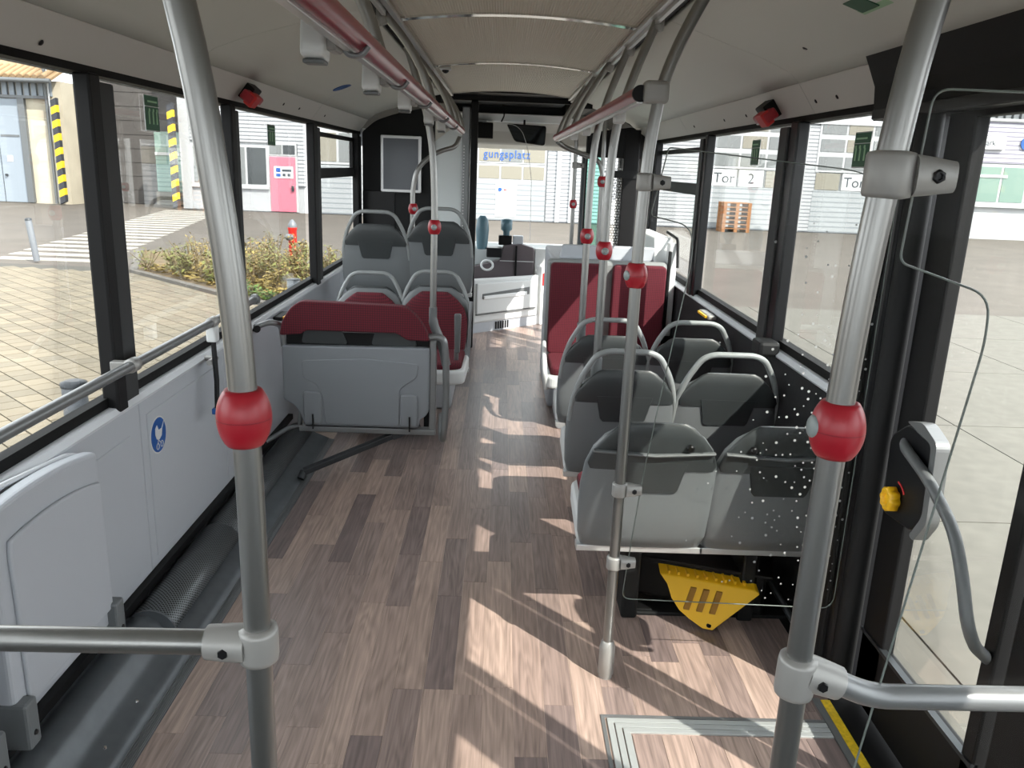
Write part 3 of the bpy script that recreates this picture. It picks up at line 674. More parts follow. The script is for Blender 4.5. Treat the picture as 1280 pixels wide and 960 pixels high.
# tip-up seats on the left wall
def tip_seat(y0, y1, label):
    t = thing('tip_up_seat', label, 'seat', (-1.16, (y0 + y1) / 2, 0.2), 'folded tip-up seats on the left wall')
    n = 12; rings = []
    pts = []
    ym = (y0 + y1) / 2; hw = (y1 - y0) / 2
    top = [(y0 + (y1 - y0) * i / n, 0.775 + 0.035 * (1 - ((i / n - 0.35) / 0.65) ** 2)) for i in range(n + 1)]
    poly = [(y0 + 0.01, 0.25)] + [(y0, 0.3)] + top + [(y1, 0.72), (y1 - 0.0, 0.3), (y1 + 0.02, 0.22)]
    MB().prism(poly, 'yz', -1.195, -1.15).build('seat_shell', 'plastic', t, 0.012, 3)
    inn = [(y0 + 0.05, 0.27), (y0 + 0.045, 0.67)] + [(y0 + 0.05 + (y1 - y0 - 0.07) * i / n, 0.69 + 0.035 * (1 - ((i / n - 0.35) / 0.65) ** 2)) for i in range(n + 1)] + [(y1 - 0.015, 0.28)]
    MB().prism(inn, 'yz', -1.152, -1.138).build('seat_face', 'plastic', t, 0.01, 3)
    MB().tube(fillet([(-1.205, y0 + 0.02, 0.76), (-1.205, y0 + 0.05, 0.825), (-1.205, y1 - 0.06, 0.785), (-1.18, y1 - 0.0, 0.755)], 0.03), 0.008, 8).build('back_edge', 'sill', t)
    for y in (y0 + 0.02, y1 - 0.01):
        MB().box(-1.21, -1.12, y - 0.025, y + 0.025, 0.17, 0.30).build('hinge', 'shell', t, 0.008)
        MB().lathe((-1.12, y, 0.21), (1, 0, 0), [(0.008, 0), (0.006, 0.004)], 8).build('bolt', 'bolt', t)
    MB().box(-1.21, -1.185, y0 + 0.02, y1, 0.30, 0.36).build('mount_rail', 'handle_dark', t, 0.004)
tip_seat(1.72, 2.23, 'grey folded tip-up seat under the nearest left window')
tip_seat(1.10, 1.62, 'grey folded tip-up seat half cut by the lower left picture edge')

# ------------------------------------------------------------------ right wall
wr = thing('wall_right', 'dark lower right bus wall with black window pillars', None, (XR, 4.5, 0), kind=ST)
MB().box(1.21, 1.27, 2.46, 6.6, -0.2, 0.90).build('outer_wall', 'felt', wr)
for a, c in ((2.46, 3.42), (3.42, 5.3), (5.3, 6.6)): MB().box(XR, 1.212, a + 0.002, c - 0.002, 0.0, 0.885).build('panel', 'felt', wr, 0.004)
MB().prism([(1.235, 0.885), (1.178, 0.885), (1.172, 0.895), (1.19, 0.91), (1.235, 0.918)], 'xz', 2.46, 6.6).build('sill', 'sill', wr)
MB().box(1.205, 1.245, 2.5, 6.6, 0.90, 0.945).build('gasket', 'rubber', wr)
MB().box(1.195, 1.245, YB, 7.3, 1.838, 1.86).build('top_rail', 'rubber', wr)
for y0, ym, y1, f in ((3.38, 3.47, 3.57, 0), (4.86, 4.92, 5.0, 0), (6.45, 6.5, 6.65, 0)):
    pillar(wr, 1.226, 1.175, y0, ym, y1, 0.90, 1.84, 'black_gloss', 'pillar_gray')
MB().box(1.10, 1.19, 3.30, 3.42, 0.885, 0.95).build('pillar_foot', 'black_soft', wr, 0.015)
for k, (a, c) in enumerate(((2.47, 3.29), (3.57, 4.73), (4.98, 6.35))):
    a, c = a + 0.0, c + 0.12
    w = thing('window_%d' % (k + 7), 'right side window of the bus', None, (1.23, (a + c) / 2, 0.93), kind=ST)
    MB().box(1.229, 1.235, a - 0.01, c + 0.01, 0.92, 1.84).build('pane', 'glass_window', w)
    if k == 2:
        MB().box(1.205, 1.24, a, c, 1.49, 1.56).build('sash_bar', 'black', w, 0.004)
        MB().box(1.21, 1.24, a, c, 1.75, 1.78).build('sash_bar', 'black', w, 0.004)
for k, (a, c) in enumerate(((-1.6, -0.2), (-0.1, 0.78))):
    w = thing('window_%d' % (k + 10), 'right side window at the rear', None, (1.23, (a + c) / 2, 0.93), kind=ST)
    MB().box(1.229, 1.235, a, c, 0.92, 1.84).build('pane', 'glass_window', w)
MB().box(1.18, 1.26, YB, 0.80, -0.2, 0.92).build('rear_panel', 'plastic', wr)
MB().box(1.18, 1.26, -0.22, -0.08, 0.9, 1.84).build('pillar', 'black', wr, 0.008)
# rear door
dr = thing('door_1', 'black framed double rear door with tall panes', None, (XR, 1.6, 0), kind=ST)
MB().box(1.13, 1.27, 2.34, 2.46, -0.2, 2.0).build('door_post', 'black_gloss', dr, 0.02, 3)
MB().box(1.115, 1.16, 2.38, 2.46, 0.0, 1.98).build('post_cover', 'black_soft', dr, 0.015, 3)
MB().lathe((1.16, 2.30, 0.0), (0, 0, 1), [(0.035, 0), (0.035, 1.86)], 16).build('pivot_column', 'black_soft', dr)
MB().box(1.13, 1.27, 0.72, 0.9, -0.2, 2.0).build('door_post', 'black_gloss', dr, 0.02, 3)
MB().prism([(1.10, 1.985), (1.04, 2.06), (1.27, 2.10), (1.27, 1.80), (1.15, 1.80), (1.14, 1.90)], 'xz', 0.72, 2.64).build('door_header', 'black_soft', dr)
MB().box(1.125, 1.15, 0.72, 2.6, 1.80, 1.83).build('header_edge', 'pillar_gray', dr, 0.004)
MB().box(1.106, 1.27, 0.9, 2.34, -0.2, 0.004).build('door_step', 'black', dr)
MB().box(1.106, 1.18, 2.34, 8.7, -0.0008, 0.003).build('floor_edge', 'black', dr)
for y0, y1 in ((1.64, 2.255), (0.98, 1.60)):
    lf = MB().box(1.185, 1.225, y1 - 0.13, y1, 0.02, 1.80).build('door_leaf', 'black', dr, 0.006)
    MB().box(1.185, 1.225, y0, y0 + 0.05, 0.02, 1.80).build('stile', 'black', lf, 0.006)
    MB().box(1.185, 1.225, y0, y1, 0.02, 0.25).build('bottom_rail', 'black', lf, 0.006)
    MB().box(1.18, 1.20, y0, y1, 0.25, 0.262).build('glazing_bead', 'steel_dark', lf)
    MB().box(1.185, 1.225, y0, y1, 1.785, 1.82).build('top_rail', 'black', lf, 0.006)
    MB().box(1.203, 1.208, y0 + 0.04, y1 - 0.12, 0.24, 1.79).build('pane', 'glass_window', lf)
gb = MB().tube(fillet([(1.15, 2.09, 0.945), (1.09, 2.03, 0.945), (1.08, 1.86, 0.91), (1.08, 1.72, 0.84), (1.08, 1.66, 0.76), (1.085, 1.615, 0.66), (1.115, 1.62, 0.60), (1.188, 1.672, 0.535)], 0.05), 0.0145, 14).build('grab_bar', 'handle_dark', dr)
kb = thing('door_release_box', 'black emergency door release box with a yellow knob on the door post', 'release box', (1.12, 2.0, 0.7))
MB().prism(round_poly([(2.12, 0.94), (2.03, 1.005), (1.90, 0.985), (1.885, 0.80), (1.93, 0.735), (2.10, 0.72)], 0.03), 'yz', 1.10, 1.135).build('case', 'black_gloss', kb, 0.006)
MB().prism(round_poly([(2.03, 1.01), (1.895, 0.99), (1.88, 0.80), (1.925, 0.73), (1.90, 0.725), (1.855, 0.79), (1.87, 1.0), (1.95, 1.03)], 0.02), 'yz', 1.09, 1.125).build('side_cover', 'tube_dark', kb, 0.004)
kn = MB()
rg = []
for h_, r_ in ((0, 0.026), (0.004, 0.033), (0.024, 0.033), (0.03, 0.028), (0.03, 0.018), (0.022, 0.014)):
    rg.append([(1.10 - h_, 2.035 + r_ * (1 + 0.08 * math.cos(8 * t * 2 * PI / 48)) * math.cos(t * 2 * PI / 48), 0.785 + r_ * (1 + 0.08 * math.cos(8 * t * 2 * PI / 48)) * math.sin(t * 2 * PI / 48)) for t in range(48)])
kn.loft(rg).build('knob', 'yellow', kb)
MB().tube([(1.099, 2.035 + 0.05 * math.cos(t), 0.785 + 0.05 * math.sin(t)) for t in (1.6, 1.9, 2.2, 2.5)], 0.003, 5).build('red_arc', 'red_sign', kb)

# ------------------------------------------------------------------ ceiling
ce = thing('ceiling', 'cream curved bus ceiling with ribbed centre panels', None, (0, 3, 2.2), kind=ST)
segs = [(YB, 0.62), (0.62, 3.27), (3.27, 5.45), (5.45, 7.25)]
def strip_prof(pts, th=0.02):
    up = [(a, c + th) for a, c in pts]; return pts + up[::-1]
Lmain = [(-1.165, 1.955), (-1.10, 2.005), (-0.98, 2.05), (-0.80, 2.10), (-0.64, 2.14), (-0.53, 2.165)]
Rmain = [(1.125, 1.965), (1.07, 2.01), (0.96, 2.055), (0.82, 2.10), (0.70, 2.14), (0.615, 2.165)]
for a, c in segs:
    MB().loft([[(q, y, z) for q, z in strip_prof(Lmain)] for y in (a + 0.002, c - 0.002)]).build('side_panel', 'ceiling', ce)
    MB().loft([[(q, y, z) for q, z in strip_prof(Rmain)] for y in (a + 0.002, c - 0.002)]).build('side_panel', 'ceiling', ce)
    MB().prism([(-1.245, 1.848), (-1.16, 1.957), (-1.17, 1.975), (-1.27, 1.87)], 'xz', a + 0.002, c - 0.002).build('cove', 'cove', ce)
for a, c in ((YB, 0.7), (2.645, 3.27), (3.27, 5.45), (5.45, 7.25)):
    MB().prism([(1.205, 1.848), (1.12, 1.967), (1.13, 1.985), (1.23, 1.87)], 'xz', a + 0.002, c - 0.002).build('cove', 'cove', ce)
MB().box(-1.247, -1.24, YB, 7.2, 1.842, 1.85).build('cove_edge', 'sill', ce); MB().box(1.20, 1.207, 2.65, 7.2, 1.842, 1.85).build('cove_edge', 'sill', ce)
MB().box(-0.56, -0.47, YB, 7.1, 2.185, 2.21).build('slot', 'black', ce); MB().box(0.56, 0.65, YB, 7.1, 2.185, 2.21).build('slot', 'black', ce)
for xx in (-0.475, 0.545):
    MB().box(xx, xx + 0.016, YB, 7.1, 2.15, 2.19).build('edge_profile', 'alu', ce, 0.002)
    MB().box(xx - (0.0 if xx > 0 else -0.022), xx - (0.022 if xx > 0 else -0.044), YB, 7.1, 2.165, 2.19).build('edge_profile', 'alu', ce, 0.002)
def arch(a, c, th, dz=0.0):
    pts = [(-0.45 + 1.0 * i / 16, 2.178 + dz + 0.035 * (1 - ((i - 8) / 8) ** 2)) for i in range(17)]
    return [[(q, y, z) for q, z in strip_prof(pts, th)] for y in (a, c)]
for a, c in ((YB, 0.38), (0.43, 1.95), (2.0, 3.50), (3.56, 5.08), (5.14, 6.95)): MB().loft(arch(a, c, 0.02)).build('centre_panel', 'ceiling_rib', ce)
for y in (0.38, 1.95, 3.50, 5.08, 6.95):
    MB().loft(arch(y, y + 0.055, 0.02, -0.008)).build('light_strip', 'chrome', ce)
MB().box(-1.26, 1.25, YB, 7.3, 2.26, 2.30).build('roof', 'plastic_light', ce)
MB().prism([(-1.33, 1.84), (-1.28, 2.1), (-1.1, 2.26), (-1.1, 2.3), (-1.33, 2.12)], 'xz', YB, 7.3).build('roof_side', 'plastic_light', ce)
MB().prism([(1.29, 1.84), (1.24, 2.1), (1.1, 2.26), (1.1, 2.3), (1.29, 2.12)], 'xz', YB, 7.3).build('roof_side', 'plastic_light', ce)
wb = thing('wall_back', 'grey rear bus wall with an unseen window added for light', None, (0, YB, 0), kind=ST)
MB().box(-1.28, 1.25, YB - 0.06, YB, -0.2, 1.0).build('lower_panel', 'plastic', wb); MB().box(-1.28, 1.25, YB - 0.06, YB, 1.9, 2.3).build('upper_panel', 'plastic', wb)
MB().box(-1.28, -1.1, YB - 0.06, YB, 1.0, 1.9).build('side_panel', 'plastic', wb); MB().box(1.07, 1.25, YB - 0.06, YB, 1.0, 1.9).build('side_panel', 'plastic', wb)
MB().box(-1.1, 1.07, YB - 0.04, YB - 0.034, 1.0, 1.9).build('pane', 'glass_window', wb)  # unseen rear pane, added to let more light into the bus
for y, z, x_ in ((2.28, 1.885, -1.214), (3.2, 1.90, -1.202), (4.65, 1.90, -1.202), (5.0, 1.9, -1.202), (5.7, 1.9, -1.202)):
    MB().lathe((x_, y, z), (1, 0, -0.75), [(0.009, 0), (0.007, 0.003), (0.003, 0.004)], 10).build('screw', 'bolt', ce)
for y, z in ((3.0, 1.9), (3.2, 1.9), (4.1, 1.9), (4.5, 1.9), (5.2, 1.9)):
    MB().lathe((1.168, y, z), (-1, 0, -0.7), [(0.009, 0), (0.007, 0.003), (0.003, 0.004)], 10).build('screw', 'bolt', ce)
MB().lathe((1.0, 2.9, 2.04), (-0.3, 0, -1), [(0.011, 0), (0.007, 0.004)], 10).build('screw', 'bolt', ce)
# ceiling stickers
o = MB().lathe((-0.99, 5.22, 2.0455), (0.375, 0, -1), [(0.062, 0), (0.062, 0.003)], 24).build('round_sticker', 'blue_sign'); tag(o, 'small round blue sticker on the left ceiling panel', 'sticker')
def exit_sticker(parent_mb_axis, c, w_, h_, label, face):
    t = thing('exit_sticker', label, 'sticker', c, 'green emergency exit stickers'); x_, y_, z_ = c
    d = 0.002 if face == '+x' else -0.002
    MB().box(min(x_, x_ + d), max(x_, x_ + d), y_ - w_ / 2, y_ + w_ / 2, z_ - h_ / 2, z_ + h_ / 2).build('border', 'white', t)
    d2 = d * 2
    MB().box(min(x_, x_ + d2), max(x_, x_ + d2), y_ - w_ / 2 + 0.004, y_ + w_ / 2 - 0.004, z_ - h_ / 2 + 0.004, z_ + h_ / 2 - 0.004).build('field', 'green_sign', t)
    d3 = d * 2.6
    MB().box(min(x_, x_ + d3), max(x_, x_ + d3), y_ - w_ / 2, y_ + w_ / 2, z_ + h_ * 0.17, z_ + h_ * 0.19).build('divider', 'white', t)
    MB().box(min(x_, x_ + d3), max(x_, x_ + d3), y_ - w_ * 0.3, y_ + w_ * 0.36, z_ + h_ * 0.29, z_ + h_ * 0.34).build('pictogram', 'green_light', t)
    for k in (-0.28, 0.0, 0.26):
        MB().box(min(x_, x_ + d3), max(x_, x_ + d3), y_ + w_ * k, y_ + w_ * (k + 0.08), z_ - h_ * 0.3, z_ + h_ * 0.05).build('pictogram', 'green_light', t)
        MB().lathe((x_ + d2, y_ + w_ * (k + 0.08), z_ + h_ * 0.08), (1 if d > 0 else -1, 0, 0), [(w_ * 0.05, 0), (w_ * 0.05, abs(d) * 0.6)], 10).build('pictogram', 'green_light', t)
exit_sticker(None, (-1.268, 3.07, 1.755), 0.12, 0.125, 'green exit sticker on the left window behind the near pole', '+x')
exit_sticker(None, (-1.268, 4.62, 1.735), 0.15, 0.11, 'green exit sticker on the left window beyond the red hammer', '+x')
exit_sticker(None, (1.228, 2.87, 1.72), 0.13, 0.12, 'green exit sticker on the right window next to the near right pole', '-x')
exit_sticker(None, (1.228, 4.08, 1.73), 0.13, 0.12, 'green exit sticker on the right window left of the red hammer', '-x')
t = thing('ceiling_exit_sticker', 'pale green exit sticker on the ceiling above the rear door', 'sticker', (0.93, 2.28, 2.07))
R_ = Matrix.Rotation(math.radians(19), 3, 'Y')
MB().obox((0.93, 2.28, 2.066), (0.12, 0.17, 0.002), R_).build('field', 'green_light', t); MB().obox((0.925, 2.30, 2.065), (0.06, 0.10, 0.003), R_).build('pictogram', 'green_sign', t)
# emergency hammers
def hammer(c, sgn_, label):
    t = thing('emergency_hammer', label, 'hammer', c, 'emergency hammers above the windows'); x_, y_, z_ = c
    R_ = Matrix.Rotation(math.radians(40 * sgn_), 3, 'Y')
    MB().obox((x_ - 0.01 * sgn_, y_ + 0.02, z_ + 0.01), (0.06, 0.12, 0.075), R_).build('holder', 'black', t, 0.006)
    MB().obox((x_ + 0.018 * sgn_, y_ - 0.03, z_ - 0.018), (0.06, 0.15, 0.045), R_).build('hammer_head', 'red_button', t, 0.008)
    MB().obox((x_ + 0.03 * sgn_, y_ - 0.06, z_ - 0.03), (0.04, 0.085, 0.06), R_).build('grip', 'red_sign', t, 0.006)
    MB().obox((x_ + 0.03 * sgn_, y_ - 0.02, z_ - 0.045), (0.01, 0.11, 0.006), R_).build('wire', 'white', t, 0.001)
hammer((-1.175, 3.95, 1.895), 1, 'red hammer in black holder above the left window')
hammer((1.135, 3.66, 1.885), -1, 'red hammer in black holder above the right window')

# ------------------------------------------------------------------ poles and rails
PR = 0.0168
def ball(par, c, r=0.033, face=(-0.35, -1, 0), stop=True):
    c = Vector(c); hs = [1.06 * r * q / 8 for q in range(-8, 9)]; pr = [(0.0175, -1.07 * r)] + [(r * math.sqrt(1 - (h_ / (1.42 * r)) ** 2), h_) for h_ in hs] + [(0.0175, 1.07 * r)]
    b_ = MB().lathe(c, (0, 0, 1), pr, 24).build('stop_button', 'red_button', par)
    f = Vector(face).normalized()
    MB().lathe(c + f * (r * 0.86), f, [(r * 0.44, 0), (r * 0.43, r * 0.12), (r * 0.34, r * 0.19), (0.001, r * 0.21)], 18).build('button_face', 'stop_face', b_)
    if stop and abs(f.x) < 0.2:
        text_mesh('stop_lettering', 'STOP', r * 0.36, (c.x, c.y - r * 1.09, c.z), 'white', b_, depth=0.001)
    MB().lathe(c + Vector((0, 0, 0)), (0, 0, 1), [(r * 1.003, -0.0008), (r * 1.003, 0.0008)], 24).build('seam', 'red_gloss', b_)
def tee_clamp(par, c, d, L=0.062, r=0.026, h=0.05, bolt=(0, -1, 0)):
    """tube clamp around a vertical pole at c with a flat arm of length L towards d"""
    c = Vector(c); d = Vector(d).normalized(); u = Vector((0, 0, 1)); n_ = d.cross(u)
    k = MB().lathe(c - u * h / 2, u, [(PR, 0), (r * 0.94, 0.002), (r, 0.006), (r, h - 0.006), (r * 0.94, h - 0.002), (PR, h)], 20).build('clamp', 'clamp', par)
    rings = []
    for t_, hh, ww in ((0.2, h * 0.46, r * 0.95), (0.5, h * 0.42, r * 0.85), (0.8, h * 0.37, r * 0.62), (1.0, h * 0.34, r * 0.55)):
        q = c + d * (r * 0.3 + (L) * t_); ring = []
        for a in range(16):
            ca, sa = math.cos(a * PI / 8), math.sin(a * PI / 8); e = 0.55
            ring.append(q + n_ * ww * math.copysign(abs(ca) ** e, ca) + u * hh * math.copysign(abs(sa) ** e, sa))
        rings.append(ring)
    MB().loft(rings).build('clamp_arm', 'clamp', k)
    bv = Vector(bolt).normalized()
    MB().lathe(c + d * L * 0.72 + bv * r * 0.80, bv, [(0.0085, -0.006), (0.0075, 0.003), (0.004, 0.004), (0.004, 0.001)], 6).build('bolt', 'bolt', k)
    return k
# left near pole
t = thing('grab_pole', 'thick steel pole with red stop button at the left foreground', 'pole', (-0.30, 0.93, 0), 'vertical grab poles')
MB().tube(fillet([(-0.295, 0.93, 0.0), (-0.297, 0.93, 1.25), (-0.303, 0.93, 1.45), (-0.34, 0.93, 1.78), (-0.44, 0.93, 2.1), (-0.50, 0.93, 2.18)], 0.14), PR, 20).build('pole', 'tube', t)
ball(t, (-0.300, 0.93, 1.318), 0.0325, (0.3, 0.9, 0.1), False)
k = MB().lathe((-0.296, 0.93, 0.985), (0, 0, 1), [(PR, 0), (0.0245, 0.002), (0.0255, 0.008), (0.0255, 0.042), (0.0245, 0.048), (PR, 0.05)], 20).build('clamp', 'clamp', t)
MB().tube([(-0.31, 0.93, 1.01), (-0.335, 0.93, 1.01), (-0.362, 0.93, 1.01)], [0.0255, 0.0245, 0.0225], 18).build('clamp_sleeve', 'clamp', k)
MB().lathe((-0.335, 0.908, 1.008), (0, -1, 0), [(0.0075, 0), (0.0065, 0.004)], 6).build('bolt', 'bolt', k)
tb = tag(MB().tube([(-0.355, 0.93, 1.01), (-0.75, 0.93, 1.006), (-1.2, 0.93, 1.006)], PR * 0.98, 18).build('barrier_tube', 'tube'), 'horizontal steel tube clamped to the left foreground pole', 'tube')
# right near pole
t = thing('grab_pole', 'thick steel pole with red stop button at the right foreground', 'pole', (0.41, 0.93, 0), 'vertical grab poles')
MB().tube(fillet([(0.408, 0.93, 0.0), (0.412, 0.93, 1.15), (0.418, 0.93, 1.5), (0.448, 0.93, 1.83), (0.53, 0.93, 2.1), (0.58, 0.93, 2.18)], 0.14), PR, 20).build('pole', 'tube', t)
ball(t, (0.4165, 0.93, 1.327), 0.0325, (-1, 0.0, 0.1), False)
tee_clamp(t, (0.432, 0.93, 1.627), (1, 0, 0), 0.062, 0.027, 0.052)
k = MB().lathe((0.41, 0.93, 0.955), (0.02, 0, 1), [(PR, 0), (0.0245, 0.002), (0.0255, 0.008), (0.0255, 0.05), (0.0245, 0.056), (PR, 0.058)], 20).build('clamp', 'clamp', t)
MB().tube([(0.42, 0.93, 0.99), (0.44, 0.93, 0.984), (0.468, 0.93, 0.974)], [0.0255, 0.0245, 0.0225], 18).build('clamp_sleeve', 'clamp', k)
MB().lathe((0.437, 0.906, 0.984), (0, -1, 0), [(0.0075, 0), (0.0065, 0.004)], 6).build('bolt', 'bolt', k)
tb = tag(MB().tube(fillet([(0.46, 0.93, 0.978), (0.515, 0.93, 0.955), (0.8, 0.93, 0.957), (1.14, 0.93, 0.957)], 0.05), PR * 0.98, 18).build('barrier_tube', 'tube_dark'), 'bent steel tube clamped to the right foreground pole', 'tube')
def screen_pane(y, pts, rad, label, name='partition_pane'):
    t = thing(name, label, 'glass screen', (sum(p[0] for p in pts) / len(pts), y, min(p[1] for p in pts)), 'clear partition screens')
    pl = round_poly(pts, rad, 6)
    MB().prism(pl, 'xz', y - 0.003, y + 0.003).build('pane', 'glass_clear', t)
    ring = [Vector((a, y, c)) for a, c in pl]; ring.append(ring[0])
    MB().tube(ring, 0.0019 if y > 2 else 0.0015, 5).build('pane_edge', 'glass_edge', t)
    return t
screen_pane(0.935, [(0.470, 1.72), (0.462, 1.53), (0.575, 1.495), (0.58, 1.44), (0.512, 0.83), (0.495, 0.45), (1.12, 0.45), (1.12, 1.72)], [0.02, 0.012, 0.05, 0.03, 0.0, 0.03, 0.03, 0.03],
            'clear screen with stepped edge beside the right foreground pole')
# aisle pole M by the first right seat row
MX, MY = 0.396, 2.336
t = thing('grab_pole', 'steel pole with grey foot sleeve standing in the aisle before the first right seats', 'pole', (MX, MY, 0), 'vertical grab poles')
MB().tube(fillet([(MX, MY, 0.0), (MX, MY, 1.45), (MX + 0.008, MY, 1.69), (0.424, MY, 1.84), (0.458, MY, 1.945), (0.515, MY, 2.066), (0.575, MY, 2.17)], 0.1), PR, 18).build('pole', 'tube', t)
ball(t, (MX - 0.001, MY, 1.33), 0.0335, (-0.9, -0.4, 0), False)
MB().lathe((MX, MY, 0.0), (0, 0, 1), [(0.022, 0), (0.022, 0.008), (0.026, 0.014), (0.026, 0.11), (0.021, 0.13), (PR, 0.135)], 20).build('foot_sleeve', 'clamp', t)
for z in (0.665, 0.416): tee_clamp(t, (MX, MY, z), (1, 0, 0), 0.06, 0.024, 0.045)
tee_clamp(t, (0.400, MY, 1.592), (1, 0, 0), 0.064, 0.024, 0.05)
k = MB().obox((0.41, MY, 1.83), (0.07, 0.05, 0.06)).build('rail_bracket', 'clamp', t, 0.012, 3)
sp = screen_pane(MY + 0.004, [(0.46, 1.688), (0.425, 1.50), (0.545, 1.475), (0.555, 1.38), (0.50, 0.98), (0.465, 0.70), (0.43, 0.285), (1.10, 0.272), (1.12, 0.30), (1.12, 1.60), (1.0, 1.645)],
                 [0.01, 0.012, 0.05, 0.06, 0.1, 0.1, 0.03, 0.03, 0.03, 0.04, 0.05], 'clear dotted screen in front of the first right seat row')
dots = MB(); random.seed(3); placed = []
for _ in range(2600):
    x_ = random.uniform(0.5, 1.105); z_ = random.uniform(0.30, 1.50)
    side = (x_ - 0.55) / 0.55; dens = max(0, side) ** 3.0 * (0.22 + 0.75 * max(0, 1 - abs(z_ - 0.75) / 0.75))
    if random.random() > dens: continue
    if any((x_ - a) ** 2 + (z_ - c) ** 2 < 0.019 ** 2 for a, c in placed): continue
    placed.append((x_, z_)); disc(dots, (x_, MY - 0.001, z_), random.choice((0.0022, 0.003, 0.0042)), (0, -1, 0), 8, 0.0006)
tag(dots.build('dot_print', 'dot', sp), kind='stuff')
# poles rising from the right seat rows
def seat_pole(x, y, z0, label, top=(0.555, 2.16), bx=0.012):
    t = thing('grab_pole', label, 'pole', (x, y, z0), 'vertical grab poles')
    MB().tube(fillet([(x, y, z0), (x, y, 1.55), (x + bx, y, 1.78), (x + (top[0] - x) * 0.45, y, 1.96), (top[0], y, top[1])], 0.1), PR, 16).build('pole', 'tube', t)
    ball(t, (x, y, 1.31), 0.0335, (0, -1, 0))
    MB().lathe((top[0] + 0.002, y, top[1] - 0.03), (0.25, 0, 1), [(PR, 0), (0.022, 0.004), (0.022, 0.03), (0.012, 0.055)], 12).build('ceiling_socket', 'clamp', t)
    return t
t = seat_pole(0.415, 3.25, 0.86, 'steel pole with red stop button rising from the second right seat row')
MB().lathe((0.415, 3.25, 0.74), (0, 0, 1), [(0.018, 0), (0.022, 0.02), (0.022, 0.13), (PR, 0.14)], 14).build('socket', 'handle_dark', t)
t = seat_pole(0.417, 3.95, 0.86, 'steel pole with red stop button rising from the third right seat row')
MB().tube([(0.395, 3.97, 0.66), (0.41, 3.95, 0.74), (0.417, 3.95, 0.78), (0.417, 3.95, 0.885)], [0.024, 0.026, 0.023, 0.022], 14).build('socket', 'handle_dark', t)
# pole P by the left folding bench
t = thing('grab_pole', 'steel pole with red stop button beside the left folding bench', 'pole', (-0.335, 4.13, 0.6), 'vertical grab poles')
MB().tube(fillet([(-0.335, 4.13, 0.88), (-0.333, 4.13, 1.45), (-0.345, 4.13, 1.68), (-0.375, 4.13, 1.85), (-0.475, 4.13, 2.15)], 0.12), PR, 16).build('pole', 'tube', t)
ball(t, (-0.333, 4.13, 1.312), 0.0335, (0, -1, 0))
MB().tube(fillet([(-0.335, 4.13, 0.905), (-0.335, 4.13, 0.82), (-0.285, 4.13, 0.71), (-0.262, 4.13, 0.60)], 0.05), [0.021] * 3 + [0.024] * 13 , 14).build('socket', 'handle_dark', t)
# pole Q between the left forward seats, hooked to the rail end
t = thing('grab_pole', 'curved steel pole with red stop button between the far left seats', 'pole', (-0.615, 5.75, 0.41), 'vertical grab poles')
MB().tube(fillet([(-0.305, 5.85, 1.80), (-0.33, 5.82, 1.735), (-0.45, 5.78, 1.70), (-0.58, 5.75, 1.60), (-0.617, 5.75, 1.46), (-0.615, 5.75, 0.41)], 0.12), PR, 14).build('pole', 'tube', t)
ball(t, (-0.613, 5.75, 1.31), 0.0335, (0.4, -1, 0), False)
# curved pole T at the right rail end
t = thing('grab_pole', 'curved steel pole with red stop button at the far end of the right rail', 'pole', (0.705, 5.85, 1.0), 'vertical grab poles')
MB().tube(fillet([(0.37, 5.83, 1.80), (0.42, 5.85, 1.765), (0.57, 5.85, 1.715), (0.67, 5.85, 1.685), (0.70, 5.85, 1.60), (0.71, 5.85, 1.0)], 0.06), PR, 14).build('pole', 'tube', t)
ball(t, (0.70, 5.85, 1.541), 0.034, (0, -1, 0), False)
t = thing('grab_pole', 'slim steel pole with red stop button at the front entrance', 'pole', (0.61, 7.0, 0.0), 'vertical grab poles')
MB().tube([(0.61, 7.0, 0.0), (0.605, 7.0, 1.33), (0.60, 7.0, 2.0)], PR, 14).build('pole', 'tube', t)
ball(t, (0.605, 7.0, 1.333), 0.033, (0, -1, 0), False); tee_clamp(t, (0.602, 7.0, 1.65), (1, 0, 0), 0.07, 0.024, 0.05)
t = thing('grab_pole', 'plain steel pole beside the tinted front door screen', 'pole', (0.79, 6.6, 0.0), 'vertical grab poles')
MB().tube([(0.79, 6.6, 0.0), (0.785, 6.6, 2.0)], PR, 14).build('pole', 'tube', t)
MB().lathe((0.79, 6.6, 0), (0, 0, 1), [(0.026, 0), (0.026, 0.1), (PR, 0.11)], 12).build('foot_sleeve', 'clamp', t)
